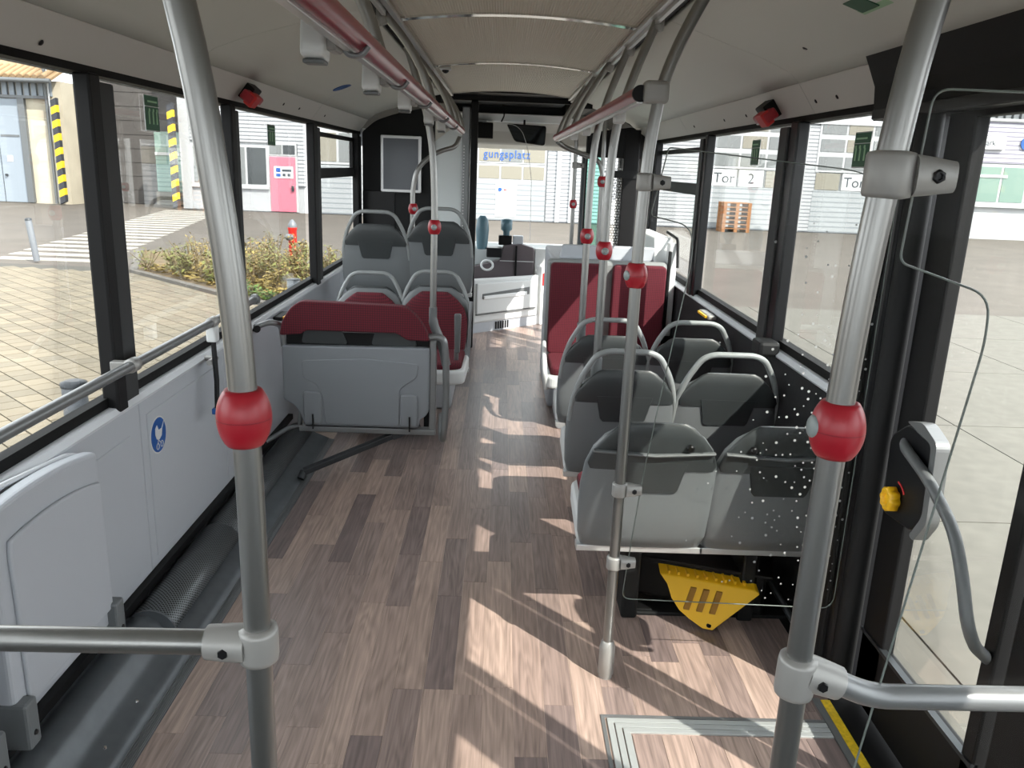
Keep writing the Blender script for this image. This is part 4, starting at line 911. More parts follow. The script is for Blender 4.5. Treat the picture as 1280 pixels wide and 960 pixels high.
# overhead rails
def overhead(x0, x1, y0, y1, z, label, ys, sx, tx):
    t = thing('overhead_rail', label, 'rail', ((x0 + x1) / 2, (y0 + y1) / 2, z), 'red overhead hand rails')
    MB().tube([(x0, y0, z), ((x0 + x1) / 2, (y0 + y1) / 2, z), (x1, y1, z)], 0.0215, 20).build('red_tube', 'red_gloss', t)
    ao = -0.012 if sx < 0 else 0.004
    MB().box((x0 + x1) / 2 + ao - 0.009, (x0 + x1) / 2 + ao + 0.009, y0, y1, z - 0.027, z - 0.017).build('alu_profile', 'alu', t, 0.002)
    MB().lathe((x0, y0 - 0.004, z), (0, 1, 0), [(0.0225, 0), (0.0225, 0.012)], 20).build('end_cap', 'black', t)
    for y in ys:
        q = MB().tube(fillet([(x0 + sx * 0.002, y, z + 0.012), (x0 + sx * 0.03, y, z + 0.10), (x0 + sx * 0.10, y, z + 0.22), (tx, y, 2.17)], 0.08), 0.0155, 14).build('hanger', 'tube', t)
        MB().lathe((tx - sx * 0.008, y, 2.12), (sx * 0.3, 0, 1), [(0.0155, 0), (0.021, 0.004), (0.021, 0.03), (0.012, 0.06)], 12).build('hanger_socket', 'clamp', q)
        MB().box(x0 - 0.012 + sx * 0.008, x0 + 0.012 + sx * 0.008, y - 0.03, y + 0.03, z + 0.014, z + 0.03).build('clamp', 'clamp', q, 0.005)
    return t
overhead(-0.281, -0.292, 0.95, 5.92, 1.845, 'glossy red overhead rail along the left of the aisle', (1.93, 3.32, 4.6, 5.2, 5.86), -1, -0.478)
overhead(0.368, 0.36, 2.33, 5.85, 1.825, 'glossy red overhead rail along the right of the aisle', (4.52, 5.24, 5.8), 1, 0.545)
for k, (y, lb) in enumerate(((1.60, 'nearest'), (2.26, 'second'), (3.0, 'third'), (3.95, 'fourth'), (4.75, 'fifth'))):
    t = thing('strap_holder', '%s pale grey strap holder hanging from the left red rail' % lb, 'strap', (-0.335, y, 1.78), 'strap holders under the left rail')
    pl = round_poly([(y - 0.045, 1.80), (y + 0.015, 1.79), (y + 0.035, 1.875), (y - 0.025, 1.88)], 0.014)
    MB().prism([(a, c) for a, c in pl], 'yz', -0.372, -0.328).build('strap', 'plastic_light', t, 0.006, 3)
    MB().box(-0.37, -0.33, y - 0.03, y + 0.008, 1.787, 1.795).build('strap_end', 'handle_dark', t, 0.003)
    MB().box(-0.332, -0.31, y - 0.018, y + 0.05, 1.812, 1.845).build('clip', 'clamp', t, 0.005)
    MB().tube(fillet([(-0.315, y + 0.04, 1.835), (-0.302, y + 0.05, 1.812), (-0.275, y + 0.05, 1.812), (-0.262, y + 0.05, 1.83)], 0.012), 0.006, 8).build('clip_ring', 'tube_dark', t)
for k, (y, lb) in enumerate(((3.0, 'nearest'), (4.15, 'middle'), (4.85, 'farthest'))):
    t = thing('strap_holder', '%s pale grey strap holder hanging from the right red rail' % lb, 'strap', (0.39, y, 1.78), 'strap holders under the right rail')
    MB().prism(round_poly([(y - 0.03, 1.785), (y + 0.02, 1.778), (y + 0.025, 1.86), (y - 0.025, 1.86)], 0.012), 'yz', 0.385, 0.425).build('strap', 'plastic_light', t, 0.006, 3)
    MB().box(0.37, 0.39, y - 0.02, y + 0.03, 1.805, 1.84).build('clip', 'clamp', t, 0.005)
t = thing('dome_camera', 'small white dome camera on the ceiling strip', 'camera', (-0.36, 5.2, 2.16))
MB().box(-0.40, -0.33, 5.16, 5.24, 2.165, 2.18).build('base', 'plastic_light', t, 0.006); MB().lathe((-0.365, 5.2, 2.168), (0, 0, -1), [(0.022, 0), (0.02, 0.012), (0.01, 0.02), (0.0, 0.022)], 14).build('dome', 'black_gloss', t)

# ------------------------------------------------------------------ seats
def srect(hw, yc, hd, z, n=28, e=0.55, lean=0.0):
    out = []
    for a in range(n):
        ca, sa = math.cos(2 * PI * a / n), math.sin(2 * PI * a / n)
        out.append((hw * math.copysign(abs(ca) ** e, ca), yc + hd * math.copysign(abs(sa) ** e, sa), z))
    return out
BACK = [(0.335, 0.19, 0.075, 0.02), (0.345, 0.212, 0.07, 0.03), (0.40, 0.226, 0.045, 0.038), (0.50, 0.232, 0.02, 0.036), (0.60, 0.232, -0.002, 0.033), (0.68, 0.222, -0.02, 0.03), (0.74, 0.20, -0.034, 0.027), (0.785, 0.165, -0.043, 0.024), (0.81, 0.125, -0.047, 0.02), (0.822, 0.10, -0.05, 0.012)]
def lerp_back(z):
    for a, c in zip(BACK[:-1], BACK[1:]):
        if a[0] <= z <= c[0]:
            t = (z - a[0]) / (c[0] - a[0]); return [a[i] + (c[i] - a[i]) * t for i in range(4)]
    return BACK[-1]
def make_seat(handle, shoulders=False, inset_low=0.69, rail=True):
    t = thing('passenger_seat', 'seat', 'seat', (0, 0, 0))
    MB().loft([srect(hw, yc, hd, z) for z, hw, yc, hd in BACK]).build('shell', 'shell', t)
    # dark upper insert wrapping the top of the back, with a tongue reaching down
    lv = [inset_low, inset_low + 0.02, 0.74, 0.785, 0.81, 0.822]
    k = [lerp_back(z) for z in lv]
    ins = MB().loft([srect(q[1] * 0.985 + (0.0 if i else -0.012), q[2] - q[3] * 0.42 - 0.003, q[3] * 0.6, q[0] + (0.012 if i > 3 else 0)) for i, q in enumerate(k)]).build('back_insert', 'shell_dark', t)
    z0 = inset_low - 0.085; q0, q1 = lerp_back(z0), lerp_back(inset_low + 0.03)
    MB().loft([[(x_ * w_, q[2] - q[3] - 0.003 + d, q[0]) for x_, d in ((-1, 0.004), (1, 0.004), (0.97, -0.002), (-0.97, -0.002))] for q, w_ in ((q0, 0.085), (lerp_back(z0 + 0.012), 0.095), (q1, 0.118))], smooth=False).build('insert_tongue', 'shell_dark', t)
    if handle:
        MB().tube(fillet([(-0.218, -0.012, 0.60), (-0.215, -0.03, 0.68), (-0.185, -0.055, 0.80), (-0.13, -0.072, 0.895), (-0.085, -0.076, 0.915), (0.085, -0.076, 0.915), (0.13, -0.072, 0.895), (0.185, -0.055, 0.80), (0.215, -0.03, 0.68), (0.218, -0.012, 0.60)], 0.05, 4), 0.0125, 12).build('handle', 'handle', t)
    else:
        for s_ in (-1, 1): MB().lathe((0.115 * s_, -0.075, 0.755), (0, -1, 0), [(0.012, -0.01), (0.012, 0.004), (0.006, 0.006)], 10).build('bolt', 'bolt', t)
        MB().tube([(-0.20, -0.062, 0.735), (0, -0.07, 0.725), (0.20, -0.062, 0.735)], 0.012, 8, 0.5).build('cross_bar', 'handle_dark', t)
    cb = [(0.46, 0.196, 0.062, 0.016), (0.55, 0.205, 0.04, 0.018), (0.64, 0.206, 0.022, 0.018), (0.71, 0.185, 0.006, 0.017), (0.755, 0.145, -0.004, 0.016), (0.79, 0.10, -0.013, 0.013), (0.802, 0.08, -0.017, 0.006)]
    MB().loft([srect(hw, yc + 0.014, hd + 0.006, z, 28, 0.6) for z, hw, yc, hd in cb]).build('back_cushion', 'red_fabric', t)
    MB().prism(round_poly([(-0.225, 0.06), (0.225, 0.06), (0.215, 0.46), (0.15, 0.50), (-0.15, 0.50), (-0.215, 0.46)], 0.04), 'xy', 0.335, 0.425).build('seat_pan', 'plastic_light', t, 0.02, 3)
    MB().prism(round_poly([(-0.20, 0.09), (0.20, 0.09), (0.195, 0.45), (0.14, 0.485), (-0.14, 0.485), (-0.195, 0.45)], 0.04), 'xy', 0.42, 0.465).build('seat_cushion', 'red_fabric', t, 0.018, 3)
    if rail: MB().box(-0.225, 0.225, 0.05, 0.10, 0.318, 0.342).build('seat_rail', 'alu', t, 0.003)
    MB().box(-0.03, 0.03, 0.14, 0.36, 0.0, 0.34).build('bracket', 'black_soft', t, 0.01)
    return t
proto_h = make_seat(True); proto_n = make_seat(False, inset_low=0.665)
used = {}
def place(proto, x, y, z, rz, label, group, hmat=None):
    o = proto if proto not in used else copy_tree(proto); used[proto] = 1
    if proto == o: pass
    o.location = (x, y, z); o.rotation_euler = (0, 0, rz); tag(o, label, 'seat', group); return o
g1 = 'grey backed seats on the right'
place(proto_n, 0.528, 2.555, 0, 0, 'grey seat without top handle behind the dotted screen, aisle side', g1)
place(proto_n, 0.965, 2.555, 0, 0, 'grey seat without top handle behind the dotted screen, window side', g1)
place(proto_h, 0.535, 3.26, 0, 0, 'grey handled seat of the second right row, aisle side', g1)
place(proto_h, 0.965, 3.26, 0, 0, 'grey handled seat of the second right row, window side', g1)
place(proto_h, 0.545, 3.96, 0, 0, 'grey handled seat of the third right row, aisle side', g1)
place(proto_h, 0.968, 3.96, 0, 0, 'grey handled seat of the third right row, window side', g1)
place(proto_h, -0.80, 5.0, 0.03, PI, 'red faced seat facing the rear, next to the left window', 'red faced seats behind the folding bench')
place(proto_h, -0.395, 5.0, 0.05, PI, 'red faced seat facing the rear, next to the aisle on the left', 'red faced seats behind the folding bench')
place(proto_h, -0.83, 5.50, 0.385, 0, 'raised grey seat over the wheel arch at the left window', 'raised grey seats on the left')
place(proto_h, -0.41, 5.50, 0.42, 0, 'raised grey seat over the wheel arch at the aisle', 'raised grey seats on the left')
t = thing('arm_rest', 'upright dark grey arm rest beside the red aisle seat', 'arm rest', (-0.2, 4.75, 0.45))
MB().prism(round_poly([(-0.245, 0.56), (-0.215, 0.56), (-0.21, 0.79), (-0.25, 0.79)], 0.012), 'xz', 4.58, 4.62).build('pad', 'handle_dark', t, 0.01, 3)
MB().tube(fillet([(-0.235, 4.6, 0.58), (-0.235, 4.62, 0.46), (-0.19, 4.95, 0.44), (-0.17, 4.99, 0.80)], 0.06), 0.014, 10).build('arm', 'tube_dark', t)

# folding bench on the left
fb = thing('folding_bench', 'grey folding double bench with a dark red padded top on the left', 'bench', (-0.7, 4.1, 0))
BX0, BX1, BY = -1.10, -0.335, 4.1
def bz(px): return px
MB().prism(round_poly([(-1.105, 0.69), (-0.345, 0.70), (-0.345, 0.36), (-0.37, 0.325), (-0.395, 0.31), (-0.40, 0.265), (-1.0, 0.262), (-1.02, 0.33), (-1.05, 0.37), (-1.105, 0.40)], 0.015), 'xz', BY - 0.03, BY + 0.02).build('back_panel', 'bench_grey', fb, 0.01, 3)
MB().prism(round_poly([(-1.005, 0.615), (-0.68, 0.635), (-0.40, 0.615), (-0.41, 0.54), (-0.47, 0.50), (-0.50, 0.47), (-0.50, 0.275), (-0.89, 0.275), (-0.90, 0.42), (-0.93, 0.49), (-1.0, 0.52)], 0.02), 'xz', BY - 0.034, BY - 0.0).build('panel_field', 'bench_grey', fb, 0.004)
for x0_, x1_ in ((-1.0, -0.905), (-0.495, -0.405)): MB().prism(round_poly([(x0_, 0.275), (x1_, 0.275), (x1_, 0.45), (x0_, 0.45)], 0.02), 'xz', BY - 0.042, BY).build('panel_lobe', 'bench_grey', fb, 0.008, 3)
pd_ = MB().prism(round_poly([(-1.11, 0.745), (-1.0, 0.755), (-0.975, 0.775), (-0.51, 0.775), (-0.46, 0.74), (-0.345, 0.738), (-0.36, 0.79), (-0.41, 0.865), (-0.47, 0.915), (-1.0, 0.925), (-1.05, 0.89), (-1.095, 0.82)], [0.015, 0.02, 0.02, 0.02, 0.02, 0.015, 0.03, 0.03, 0.03, 0.03, 0.03, 0.03]), 'xz', BY - 0.045, BY + 0.02).build('top_pad', 'red_fabric', fb, 0.014, 3)
for x0_ in (-0.89, -0.53): MB().prism(round_poly([(x0_ - 0.12, 0.70), (x0_ + 0.12, 0.70), (x0_ + 0.09, 0.775), (x0_ - 0.10, 0.775)], 0.02), 'xz', BY + 0.0, BY + 0.03).build('pad_support', 'shell_dark', fb)
MB().box(-1.09, -0.35, BY + 0.012, BY + 0.03, 0.66, 0.76).build('back_plate', 'black', fb)
MB().tube(fillet([(-1.21, 4.02, 0.795), (-1.15, 4.05, 0.815), (-1.11, BY, 0.79), (-1.10, BY, 0.68)], 0.03), 0.015, 12).build('frame_tube', 'tube_dark', fb)
MB().lathe((-1.215, 4.0, 0.79), (0.6, -0.8, 0), [(0.019, 0), (0.019, 0.03)], 12).build('frame_end', 'black', fb)
MB().tube(fillet([(-0.35, BY, 0.755), (-0.275, BY, 0.755), (-0.262, BY, 0.65), (-0.258, BY, 0.42), (-0.27, BY - 0.02, 0.19), (-0.29, BY + 0.12, 0.19), (-0.30, BY + 0.3, 0.24)], 0.06), 0.018, 14).build('frame_tube', 'tube_dark', fb)
MB().box(-0.345, -0.31, BY - 0.02, BY + 0.02, 0.24, 0.74).build('side_post', 'tube_dark', fb, 0.006)
MB().box(-1.03, -0.31, BY - 0.03, BY + 0.03, 0.228, 0.258).build('bottom_bar', 'tube_dark', fb, 0.004)
MB().tube([(-1.02, BY, 0.38), (-1.03, BY, 0.25), (-1.09, BY, 0.235), (-1.2, BY - 0.04, 0.17)], 0.013, 8).build('wall_arm', 'tube_dark', fb)
for x_ in (-0.95, -0.445): MB().box(x_ - 0.004, x_ + 0.004, BY - 0.05, BY - 0.035, 0.25, 0.33).build('hinge_pin', 'bolt', fb)
d0, d1 = Vector((-0.98, 3.95, 0.05)), Vector((-0.50, 4.12, 0.225)); dd = (d1 - d0)
zx = dd.normalized(); zy = zx.cross(Vector((0, 0, 1))).normalized(); zz = zx.cross(zy)
MB().obox((d0 + d1) / 2, (dd.length, 0.045, 0.03), Matrix((zx, zy, zz)).transposed()).build('support_leg', 'steel_dark', fb, 0.004)
MB().obox(d1 + zx * 0.03, (0.16, 0.05, 0.04), Matrix((zx, zy, zz)).transposed()).build('support_sleeve', 'steel_dark', fb, 0.004)
MB().tube([(-0.98, 3.95, 0.05), (-0.99, 3.92, 0.02)], 0.02, 8).build('support_foot', 'steel_dark', fb)

# red double seat at the right, facing the rear
rd = thing('double_seat', 'wide double seat with two tall red backrests facing the rear on the right', 'seat', (0.72, 5.35, 0))
MB().box(0.315, 1.11, 5.33, 5.41, 0.36, 1.045).build('back_shell', 'handle', rd, 0.03, 3)
for a, c in ((0.335, 0.70), (0.745, 1.095)):
    MB().prism(rrect(a, c, 0.42, 1.025, 0.03), 'xz', 5.275, 5.345).build('back_cushion', 'red_fabric', rd, 0.014, 3)
    MB().prism(rrect(a, c, 4.86, 5.29, 0.05), 'xy', 0.37, 0.43).build('seat_cushion', 'red_fabric', rd, 0.02, 3)
MB().prism(rrect(0.315, 1.11, 4.84, 5.36, 0.05), 'xy', 0.29, 0.375).build('seat_pan', 'plastic_light', rd, 0.02, 3)
MB().prism([(4.95, 0.0), (5.4, 0.0), (5.4, 0.3), (4.9, 0.3)], 'yz', 0.40, 1.1).build('plinth', 'plastic', rd, 0.01)
MB().tube(fillet([(0.31, 5.25, 0.50), (0.302, 5.0, 0.47), (0.302, 4.86, 0.40), (0.32, 4.9, 0.28)], 0.05), 0.016, 10).build('side_tube', 'plastic_light', rd)
# luggage box on the right front wheel arch
lb = thing('luggage_box', 'pale grey wheel arch box with a luggage tray behind the red double seat', 'box', (0.8, 6.0, 0))
MB().box(0.36, 1.15, 5.44, 6.5, 0.0, 1.03).build('body', 'plastic', lb, 0.02)
MB().prism(round_poly([(0.40, 1.03), (1.06, 1.03), (1.05, 1.125), (0.42, 1.125)], 0.02), 'xz', 5.5, 5.56).build('rear_lip', 'plastic', lb, 0.01)
MB().prism([(5.46, 1.03), (5.54, 1.19), (6.4, 1.19), (6.4, 1.03)], 'yz', 1.04, 1.17).build('window_rail', 'plastic_light', lb, 0.012)
MB().box(1.115, 1.172, 5.36, 5.46, 0.55, 1.17).build('end_panel', 'plastic_light', lb, 0.01)
MB().box(1.112, 1.13, 5.34, 5.37, 0.4, 1.12).build('shadow_gap', 'black_soft', lb, 0.004)
MB().tube(fillet([(1.165, 5.30, 1.02), (1.165, 5.36, 1.20), (1.16, 5.7, 1.22)], 0.04), 0.01, 8).build('edge_seal', 'black', lb)
t = thing('wall_buckle', 'small grey and yellow latch on the right sill', 'latch', (1.16, 4.4, 0.86))
MB().box(1.13, 1.178, 4.28, 4.50, 0.862, 0.884).build('body', 'clamp', t, 0.006); MB().box(1.12, 1.132, 4.30, 4.48, 0.868, 0.88).build('yellow_edge', 'yellow', t)
t = thing('wall_buckle', 'small grey and yellow latch on the left sill', 'latch', (-1.2, 4.45, 0.8))
MB().box(-1.218, -1.17, 4.34, 4.52, 0.762, 0.785).build('body', 'black_soft', t, 0.006); MB().box(-1.172, -1.16, 4.36, 4.5, 0.768, 0.782).build('yellow_edge', 'yellow', t)

# stowage under the first right seats: black tray and yellow wheel chock
tr = thing('stowage_tray', 'black stowage tray with raised rim under the first right seats', 'tray', (0.85, 2.85, 0))
MB().box(0.52, 1.17, 2.72, 3.35, 0.0, 0.015).build('floor_plate', 'black_soft', tr, 0.004)
R_ = Matrix.Rotation(math.radians(-18), 3, 'Z')
MB().obox((0.84, 2.92, 0.10), (0.50, 0.30, 0.17), R_).build('bin', 'black_soft', tr, 0.02, 3)
MB().obox((0.84, 2.92, 0.19), (0.54, 0.34, 0.012), R_).build('rim', 'black', tr, 0.005)
MB().box(0.52, 0.62, 2.73, 2.90, 0.015, 0.022).build('latch_plate', 'black', tr, 0.004)
MB().tube([(1.14, 2.66, 0.02), (1.02, 2.95, 0.22), (0.97, 3.1, 0.32)], 0.012, 8).build('strut', 'steel_dark', tr)
ck = thing('wheel_chock', 'yellow plastic wheel chock leaning against the black tray', 'chock', (0.82, 2.72, 0))
pts = [(0.645, 0.155), (0.70, 0.155), (0.98, 0.150), (0.995, 0.14), (0.825, 0.006), (0.79, 0.006)] + [(0.785 - 0.115 * math.sin(a), 0.02 + 0.125 * (1 - math.cos(a))) for a in (0.35, 0.7, 1.05, 1.4)]
def ckp(x_, z_, o): return (x_, 2.615 + (z_) * 0.62 + (x_ - 0.82) * -0.30 + o * 0.9, z_ + o * 0.3)
n = len(pts)
MB().add([ckp(a, c, 0) for a, c in pts] + [ckp(a, c, 0.06) for a, c in pts], [list(range(n)), list(range(n, 2 * n))[::-1]] + [(i, (i + 1) % n, (i + 1) % n + n, i + n) for i in range(n)]).build('body', 'yellow', ck, 0.004)
for a in (0.755, 0.80, 0.845):
    q = [(a, 0.13), (a + 0.02, 0.13), (a - 0.03 + 0.02, 0.06), (a - 0.03, 0.06)]
    MB().add([ckp(u_, v_, -0.007) for u_, v_ in q] + [ckp(u_, v_, 0.004) for u_, v_ in q], [(0, 1, 2, 3), (7, 6, 5, 4), (0, 4, 5, 1), (1, 5, 6, 2), (2, 6, 7, 3), (3, 7, 4, 0)]).build('groove', 'groove', ck)
MB().lathe(ckp(0.812, 0.02, -0.002), (0, -0.43, 0.9), [(0.009, 0), (0.009, 0.003)], 12).build('eyelet', 'bolt', ck)
for i in range(9):
    x_ = 0.68 + i * 0.033; MB().obox(ckp(x_, 0.156, 0.03), (0.008, 0.05, 0.012)).build('cleat', 'yellow', ck)

# ------------------------------------------------------------------ bus front
cb = thing('wall_front', 'front end of the bus with windscreen, header and dashboard shelf', None, (0, 8.8, 0), kind=ST)
MB().box(-1.30, -1.24, 7.3, 9.2, -0.2, 0.80).build('side_wall', 'plastic', cb); MB().box(1.21, 1.27, 8.75, 9.2, -0.2, 0.85).build('side_wall', 'plastic', cb)
MB().box(1.21, 1.27, 6.6, 7.3, -0.2, 0.92).build('side_wall', 'felt', cb)
MB().box(-1.28, 1.25, 7.3, 9.25, 2.24, 2.30).build('roof', 'plastic_light', cb)
MB().box(-1.30, -1.22, 7.3, 9.2, 1.75, 2.26).build('roof_side', 'plastic', cb); MB().box(1.19, 1.27, 7.3, 9.2, 1.75, 2.26).build('roof_side', 'black_soft', cb)
MB().box(-1.3, 1.27, 9.15, 9.25, -0.2, 0.70).build('front_panel', 'plastic', cb)
MB().prism([(8.55, 2.24), (8.50, 2.06), (8.58, 1.96), (8.62, 1.83), (9.2, 1.80), (9.2, 2.24)], 'yz', -1.22, 1.19).build('header', 'cove', cb, 0.02)
MB().prism([(8.40, 2.12), (8.46, 2.05), (8.55, 2.04), (8.55, 2.13)], 'yz', -0.62, 0.68).build('header_lip', 'plastic_light', cb, 0.008)
MB().box(-0.50, 0.56, 7.0, 8.5, 2.195, 2.235).build('display_roof', 'black', cb)
MB().box(-0.64, 0.70, 8.44, 8.5, 2.13, 2.24).build('display_recess', 'black', cb)
MB().box(-0.62, -0.50, 7.0, 8.5, 2.10, 2.24).build('display_side', 'black', cb); MB().box(0.60, 0.72, 7.0, 8.5, 2.10, 2.24).build('display_side', 'black', cb)
MB().prism([(-1.28, 1.80), (-1.15, 2.0), (-0.9, 2.11), (-0.62, 2.17), (-0.62, 2.24), (-1.28, 2.24)], 'xz', 7.3, 8.5).build('dome_side', 'black_soft', cb)
MB().prism([(1.25, 1.80), (1.12, 1.98), (0.9, 2.1), (0.72, 2.16), (0.72, 2.24), (1.25, 2.24)], 'xz', 7.3, 8.5).build('dome_side', 'black_soft', cb)
ws = thing('window_12', 'windscreen of the bus', None, (0, 9.2, 0.7), kind=ST)
MB().box(-1.25, 1.22, 9.19, 9.196, 0.68, 1.84).build('pane', 'glass_window', ws)
MB().box(0.86, 0.92, 9.1, 9.2, 0.68, 1.84).build('post', 'steel_dark', ws, 0.01)
MB().box(-1.26, -1.18, 9.1, 9.2, 0.68, 1.84).build('post', 'black', ws, 0.01)
w = thing('window_13', 'driver side window', None, (-1.27, 8.2, 0.84), kind=ST)
MB().box(-1.275, -1.269, 7.3, 9.2, 0.80, 1.80).build('pane', 'glass_window', w)
dw = thing('door_2', 'glazed front door', None, (1.2, 8, 0), kind=ST)
MB().box(1.20, 1.24, 7.3, 7.42, -0.1, 1.80).build('stile', 'black', dw, 0.006); MB().box(1.20, 1.24, 8.6, 8.75, -0.1, 1.80).build('stile', 'black', dw, 0.006); MB().box(1.20, 1.24, 7.98, 8.08, -0.1, 1.80).build('stile', 'black', dw, 0.006)
MB().box(1.215, 1.221, 7.3, 8.75, 0.1, 1.80).build('pane', 'glass_window', dw); MB().box(1.2, 1.24, 7.3, 8.75, -0.1, 0.12).build('bottom_rail', 'black', dw)
# driver's rear partition with a poster frame
pt = thing('wall_cab', 'black partition wall behind the driver', None, (-0.9, 7.3, 0), kind=ST)
MB().prism(round_poly([(-1.22, 0.40), (-0.60, 0.40), (-0.60, 2.09), (-0.90, 2.03), (-1.10, 1.96), (-1.22, 1.86)], [0, 0, 0.02, 0.1, 0.05, 0.02]), 'xz', 7.30, 7.36).build('panel', 'black_soft', pt)
MB().box(-1.22, -0.94, 7.285, 7.30, 0.9, 1.37).build('lower_field', 'black_gloss', pt, 0.004)
MB().prism([(-0.60, 0.0), (-0.36, 0.0), (-0.36, 1.93), (-0.43, 1.93), (-0.60, 1.80)], 'xz', 7.30, 7.34).build('frosted_pane', 'glass_frost', pt)
MB().box(-0.61, -0.595, 7.28, 7.35, 0.0, 2.05).build('pane_post', 'black', pt, 0.003)
MB().box(-0.36, -0.29, 7.28, 7.38, 0.0, 2.1).build('post', 'tube_dark', pt, 0.008)
for k in range(44): MB().box(-0.345, -0.335, 7.272, 7.28, 0.65 + k * 0.026, 0.662 + k * 0.026).build('post_hole', 'white', pt)
MB().box(-0.285, -0.225, 7.25, 7.36, 0.0, 2.15).build('post', 'black', pt, 0.008)
MB().box(-0.56, 0.66, 7.28, 7.33, 2.15, 2.24).build('cross_beam', 'black', pt)
pf = thing('poster_frame', 'upright silver framed dark display on the black partition', 'display', (-0.88, 7.25, 1.36))
MB().prism(rrect(-1.055, -0.705, 1.365, 1.84, 0.012), 'xz', 7.235, 7.29).build('frame', 'alu', pf, 0.005)
MB().box(-1.03, -0.73, 7.228, 7.236, 1.39, 1.815).build('screen', 'screen', pf)
# cab door across the front, set diagonally
cd = thing('cab_door', 'white angled cab door with a long grip slot beside the driver', 'door', (0.08, 8.2, 0))
A, B = Vector((-0.245, 7.88, 0)), Vector((0.42, 8.50, 0)); tx_ = (B - A).normalized(); ty_ = Vector((-tx_.y, tx_.x, 0)); Rm = Matrix((tx_, ty_, Vector((0, 0, 1)))).transposed(); Ld = (B - A).length
def cdb(a0, a1, z0, z1, o0, o1, m, nm, bev=0.0, z0b=None, z1b=None):
    z0b = z0 if z0b is None else z0b; z1b = z1 if z1b is None else z1b
    P = [A + tx_ * a + ty_ * o + Vector((0, 0, z)) for o in (o0, o1) for a, z in ((a0, z0), (a1, z0b), (a1, z1b), (a0, z1))]
    return MB().add(P, [(0, 1, 2, 3), (7, 6, 5, 4), (0, 4, 5, 1), (1, 5, 6, 2), (2, 6, 7, 3), (3, 7, 4, 0)]).build(nm, m, cd, bev)
cdb(0.0, Ld, 0.10, 0.545, 0.0, 0.05, 'plastic_light', 'leaf', 0.02, 0.10, 0.53)
cdb(0.03, Ld - 0.05, 0.195, 0.50, -0.02, 0.02, 'plastic_light', 'upper_field', 0.012, 0.195, 0.49)
cdb(0.10, Ld - 0.16, 0.345, 0.395, -0.026, -0.015, 'handle_dark', 'grip_slot', 0.0, 0.345, 0.42)
cdb(0.11, Ld - 0.20, 0.34, 0.375, -0.034, -0.012, 'white_gloss', 'grip', 0.005, 0.34, 0.378)
cdb(0.03, Ld - 0.05, 0.185, 0.194, -0.022, 0.0, 'handle_dark', 'joint')
cdb(-0.02, Ld + 0.06, 0.0, 0.10, 0.02, 0.08, 'plastic', 'plinth')
for k in range(6): cdb(0.32 + k * 0.033, 0.335 + k * 0.033, 0.015, 0.09, 0.012, 0.03, 'black', 'vent_slot')
cdb(Ld + 0.01, Ld + 0.09, 0.0, 0.62, -0.03, 0.06, 'white_gloss', 'end_post', 0.01)
cdb(Ld + 0.02, Ld + 0.06, 0.42, 0.55, -0.036, -0.028, 'red_sign', 'red_notice')
dk = thing('driver_console', 'dark driver console with ticket printer and levers behind the cab door', 'console', (0.05, 8.7, 0))
MB().prism(round_poly([(-0.30, 0.4), (0.36, 0.4), (0.36, 0.80), (0.22, 0.84), (0.03, 0.82), (0.0, 0.66), (-0.30, 0.58)], 0.03), 'xz', 8.56, 8.70).build('housing', 'dash', dk, 0.01)
MB().box(0.16, 0.18, 8.545, 8.57, 0.45, 0.82).build('groove', 'black', dk)
MB().box(0.0, 0.36, 8.548, 8.565, 0.655, 0.662).build('trim_line', 'plastic_light', dk)
MB().box(-0.14, 0.02, 8.45, 8.62, 0.70, 0.80).build('printer', 'black_gloss', dk, 0.01)
MB().tube([(-0.13 + 0.06 * math.cos(a * PI / 8), 8.44, 0.62 + 0.05 * math.sin(a * PI / 8)) for a in range(17)], 0.012, 8).build('steering_trim', 'white_gloss', dk)
MB().lathe((-0.19, 8.5, 0.78), (0, 0, 1), [(0.05, 0), (0.06, 0.06), (0.07, 0.2), (0.06, 0.30), (0.03, 0.34)], 14).build('head_rest', 'teal_plastic', dk)
MB().lathe((0.06, 8.62, 0.86), (0, 0, 1), [(0.03, 0), (0.035, 0.1), (0.06, 0.12), (0.062, 0.22), (0.03, 0.23)], 14).build('lever_knob', 'teal_plastic', dk)
MB().box(-0.02, 0.12, 8.58, 8.68, 0.82, 0.92).build('lever_base', 'black', dk, 0.01); MB().box(0.13, 0.24, 8.58, 8.68, 0.82, 0.92).build('ticket_unit', 'plastic', dk, 0.01)
db = thing('dashboard', 'pale teal dashboard top below the windscreen', 'dashboard', (0, 8.95, 0.5))
MB().prism([(8.72, 0.45), (8.72, 0.78), (8.80, 0.82), (9.14, 0.80), (9.14, 0.45)], 'yz', -1.2, 1.15).build('top', 'glass_frost', db, 0.02)
MB().box(0.37, 0.62, 8.64, 8.73, 0.4, 0.79).build('side_panel', 'plastic_light', db, 0.01); MB().box(0.62, 0.70, 8.66, 8.8, 0.6, 0.80).build('end_cap', 'black', db, 0.01)
mr = thing('driver_mirror', 'trapezoid inside mirror hanging from the front header', 'mirror', (0.2, 8.4, 1.84))
MB().prism(round_poly([(0.02, 2.03), (0.42, 2.02), (0.41, 1.83), (0.11, 1.86)], 0.03), 'xz', 8.40, 8.44).build('housing', 'black', mr, 0.008)
MB().prism(round_poly([(0.03, 2.02), (0.41, 2.01), (0.40, 1.84), (0.115, 1.87)], 0.03), 'xz', 8.394, 8.401).build('glass', 'mirror', mr)
MB().tube([(0.2, 8.46, 2.1), (0.2, 8.43, 2.0)], 0.012, 6).build('arm', 'black', mr)
o = MB().box(-0.30, -0.11, 8.36, 8.48, 1.88, 2.03).build('header_monitor', 'black', None, 0.006); tag(o, 'black box monitor on the front header left of the mirror', 'monitor')
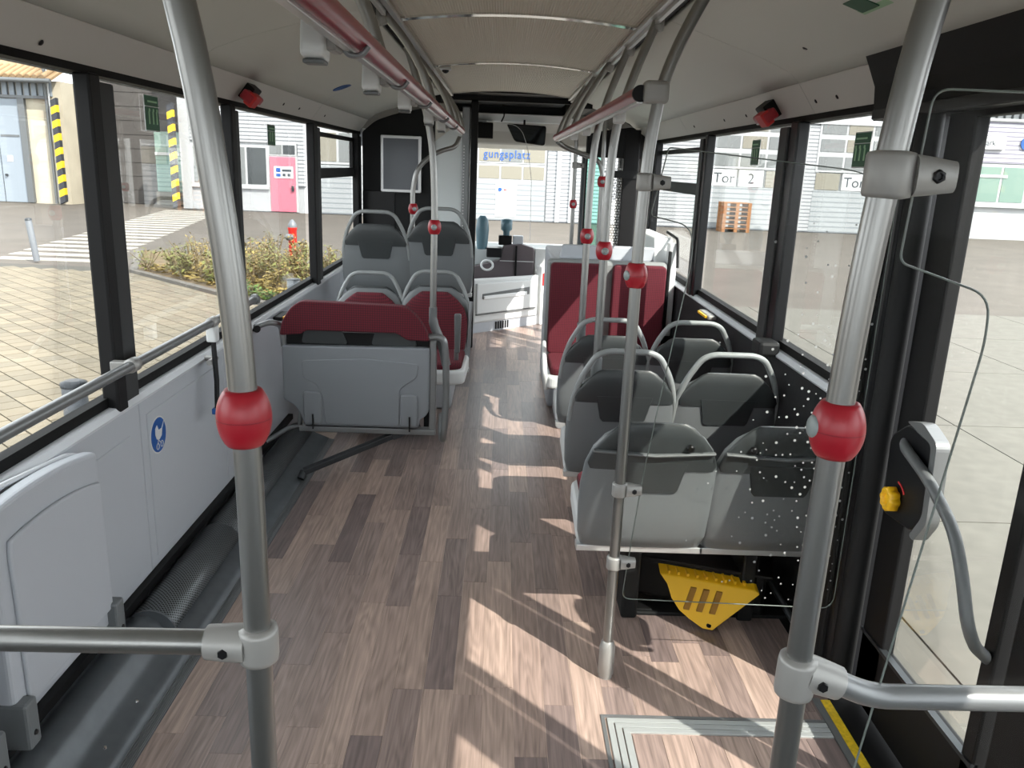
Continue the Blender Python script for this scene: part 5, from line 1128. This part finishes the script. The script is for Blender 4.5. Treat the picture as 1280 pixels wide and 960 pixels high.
t = thing('hanging_cable', 'loose thin cable dangling from the black display recess', 'cable', (0.0, 8.3, 1.6))
MB().tube(fillet([(-0.02, 8.3, 2.20), (0.0, 8.3, 2.10), (-0.03, 8.32, 2.04)], 0.03), 0.008, 6).build('strap', 'black', t)
MB().tube(fillet([(-0.03, 8.32, 2.02), (0.10, 8.34, 2.02), (0.18, 8.34, 1.96), (0.24, 8.34, 1.80), (0.29, 8.34, 1.5), (0.30, 8.34, 0.9)], 0.06), 0.003, 5).build('wire', 'plastic_light', t)
t = thing('dome_camera', 'small dome camera under the front header lip', 'camera', (-0.24, 8.42, 2.02))
MB().box(-0.30, -0.18, 8.40, 8.47, 2.035, 2.055).build('base', 'plastic_light', t, 0.005); MB().lathe((-0.24, 8.43, 2.037), (0, 0, -1), [(0.025, 0), (0.022, 0.014), (0.0, 0.025)], 12).build('dome', 'chrome', t)
# screens before the front door
t = thing('door_screen', 'teal tinted and dotted screens in a black frame at the front door', 'glass screen', (0.9, 7.0, 0.9))
MB().box(0.70, 0.845, 6.99, 6.996, 0.95, 1.72).build('tinted_pane', 'glass_teal', t)
MB().box(0.845, 1.0, 6.99, 6.996, 0.95, 1.72).build('dotted_pane', 'glass_clear', t)
dt = MB()
for i in range(7):
    for j in range(30):
        if i < 3 and j % 2 and random.random() < 0.5: continue
        disc(dt, (0.858 + i * 0.0225 + (j % 2) * 0.011, 6.988, 0.98 + j * 0.0225), 0.0085, (0, -1, 0), 8, 0.0006)
tag(dt.build('dot_print', 'white', t), kind='stuff')
MB().box(0.69, 0.705, 6.97, 7.02, 0.0, 1.95).build('frame_post', 'black', t); MB().box(1.0, 1.13, 6.95, 7.05, 0.9, 1.95).build('frame_post', 'black', t, 0.01)
MB().prism(round_poly([(0.69, 1.72), (1.18, 1.72), (1.19, 1.88), (1.06, 1.97), (0.80, 1.93), (0.69, 1.90)], 0.02), 'xz', 6.96, 7.04).build('frame_top', 'black', t)
MB().box(0.90, 1.13, 6.94, 6.96, 1.56, 1.62).build('latch', 'black_soft', t)
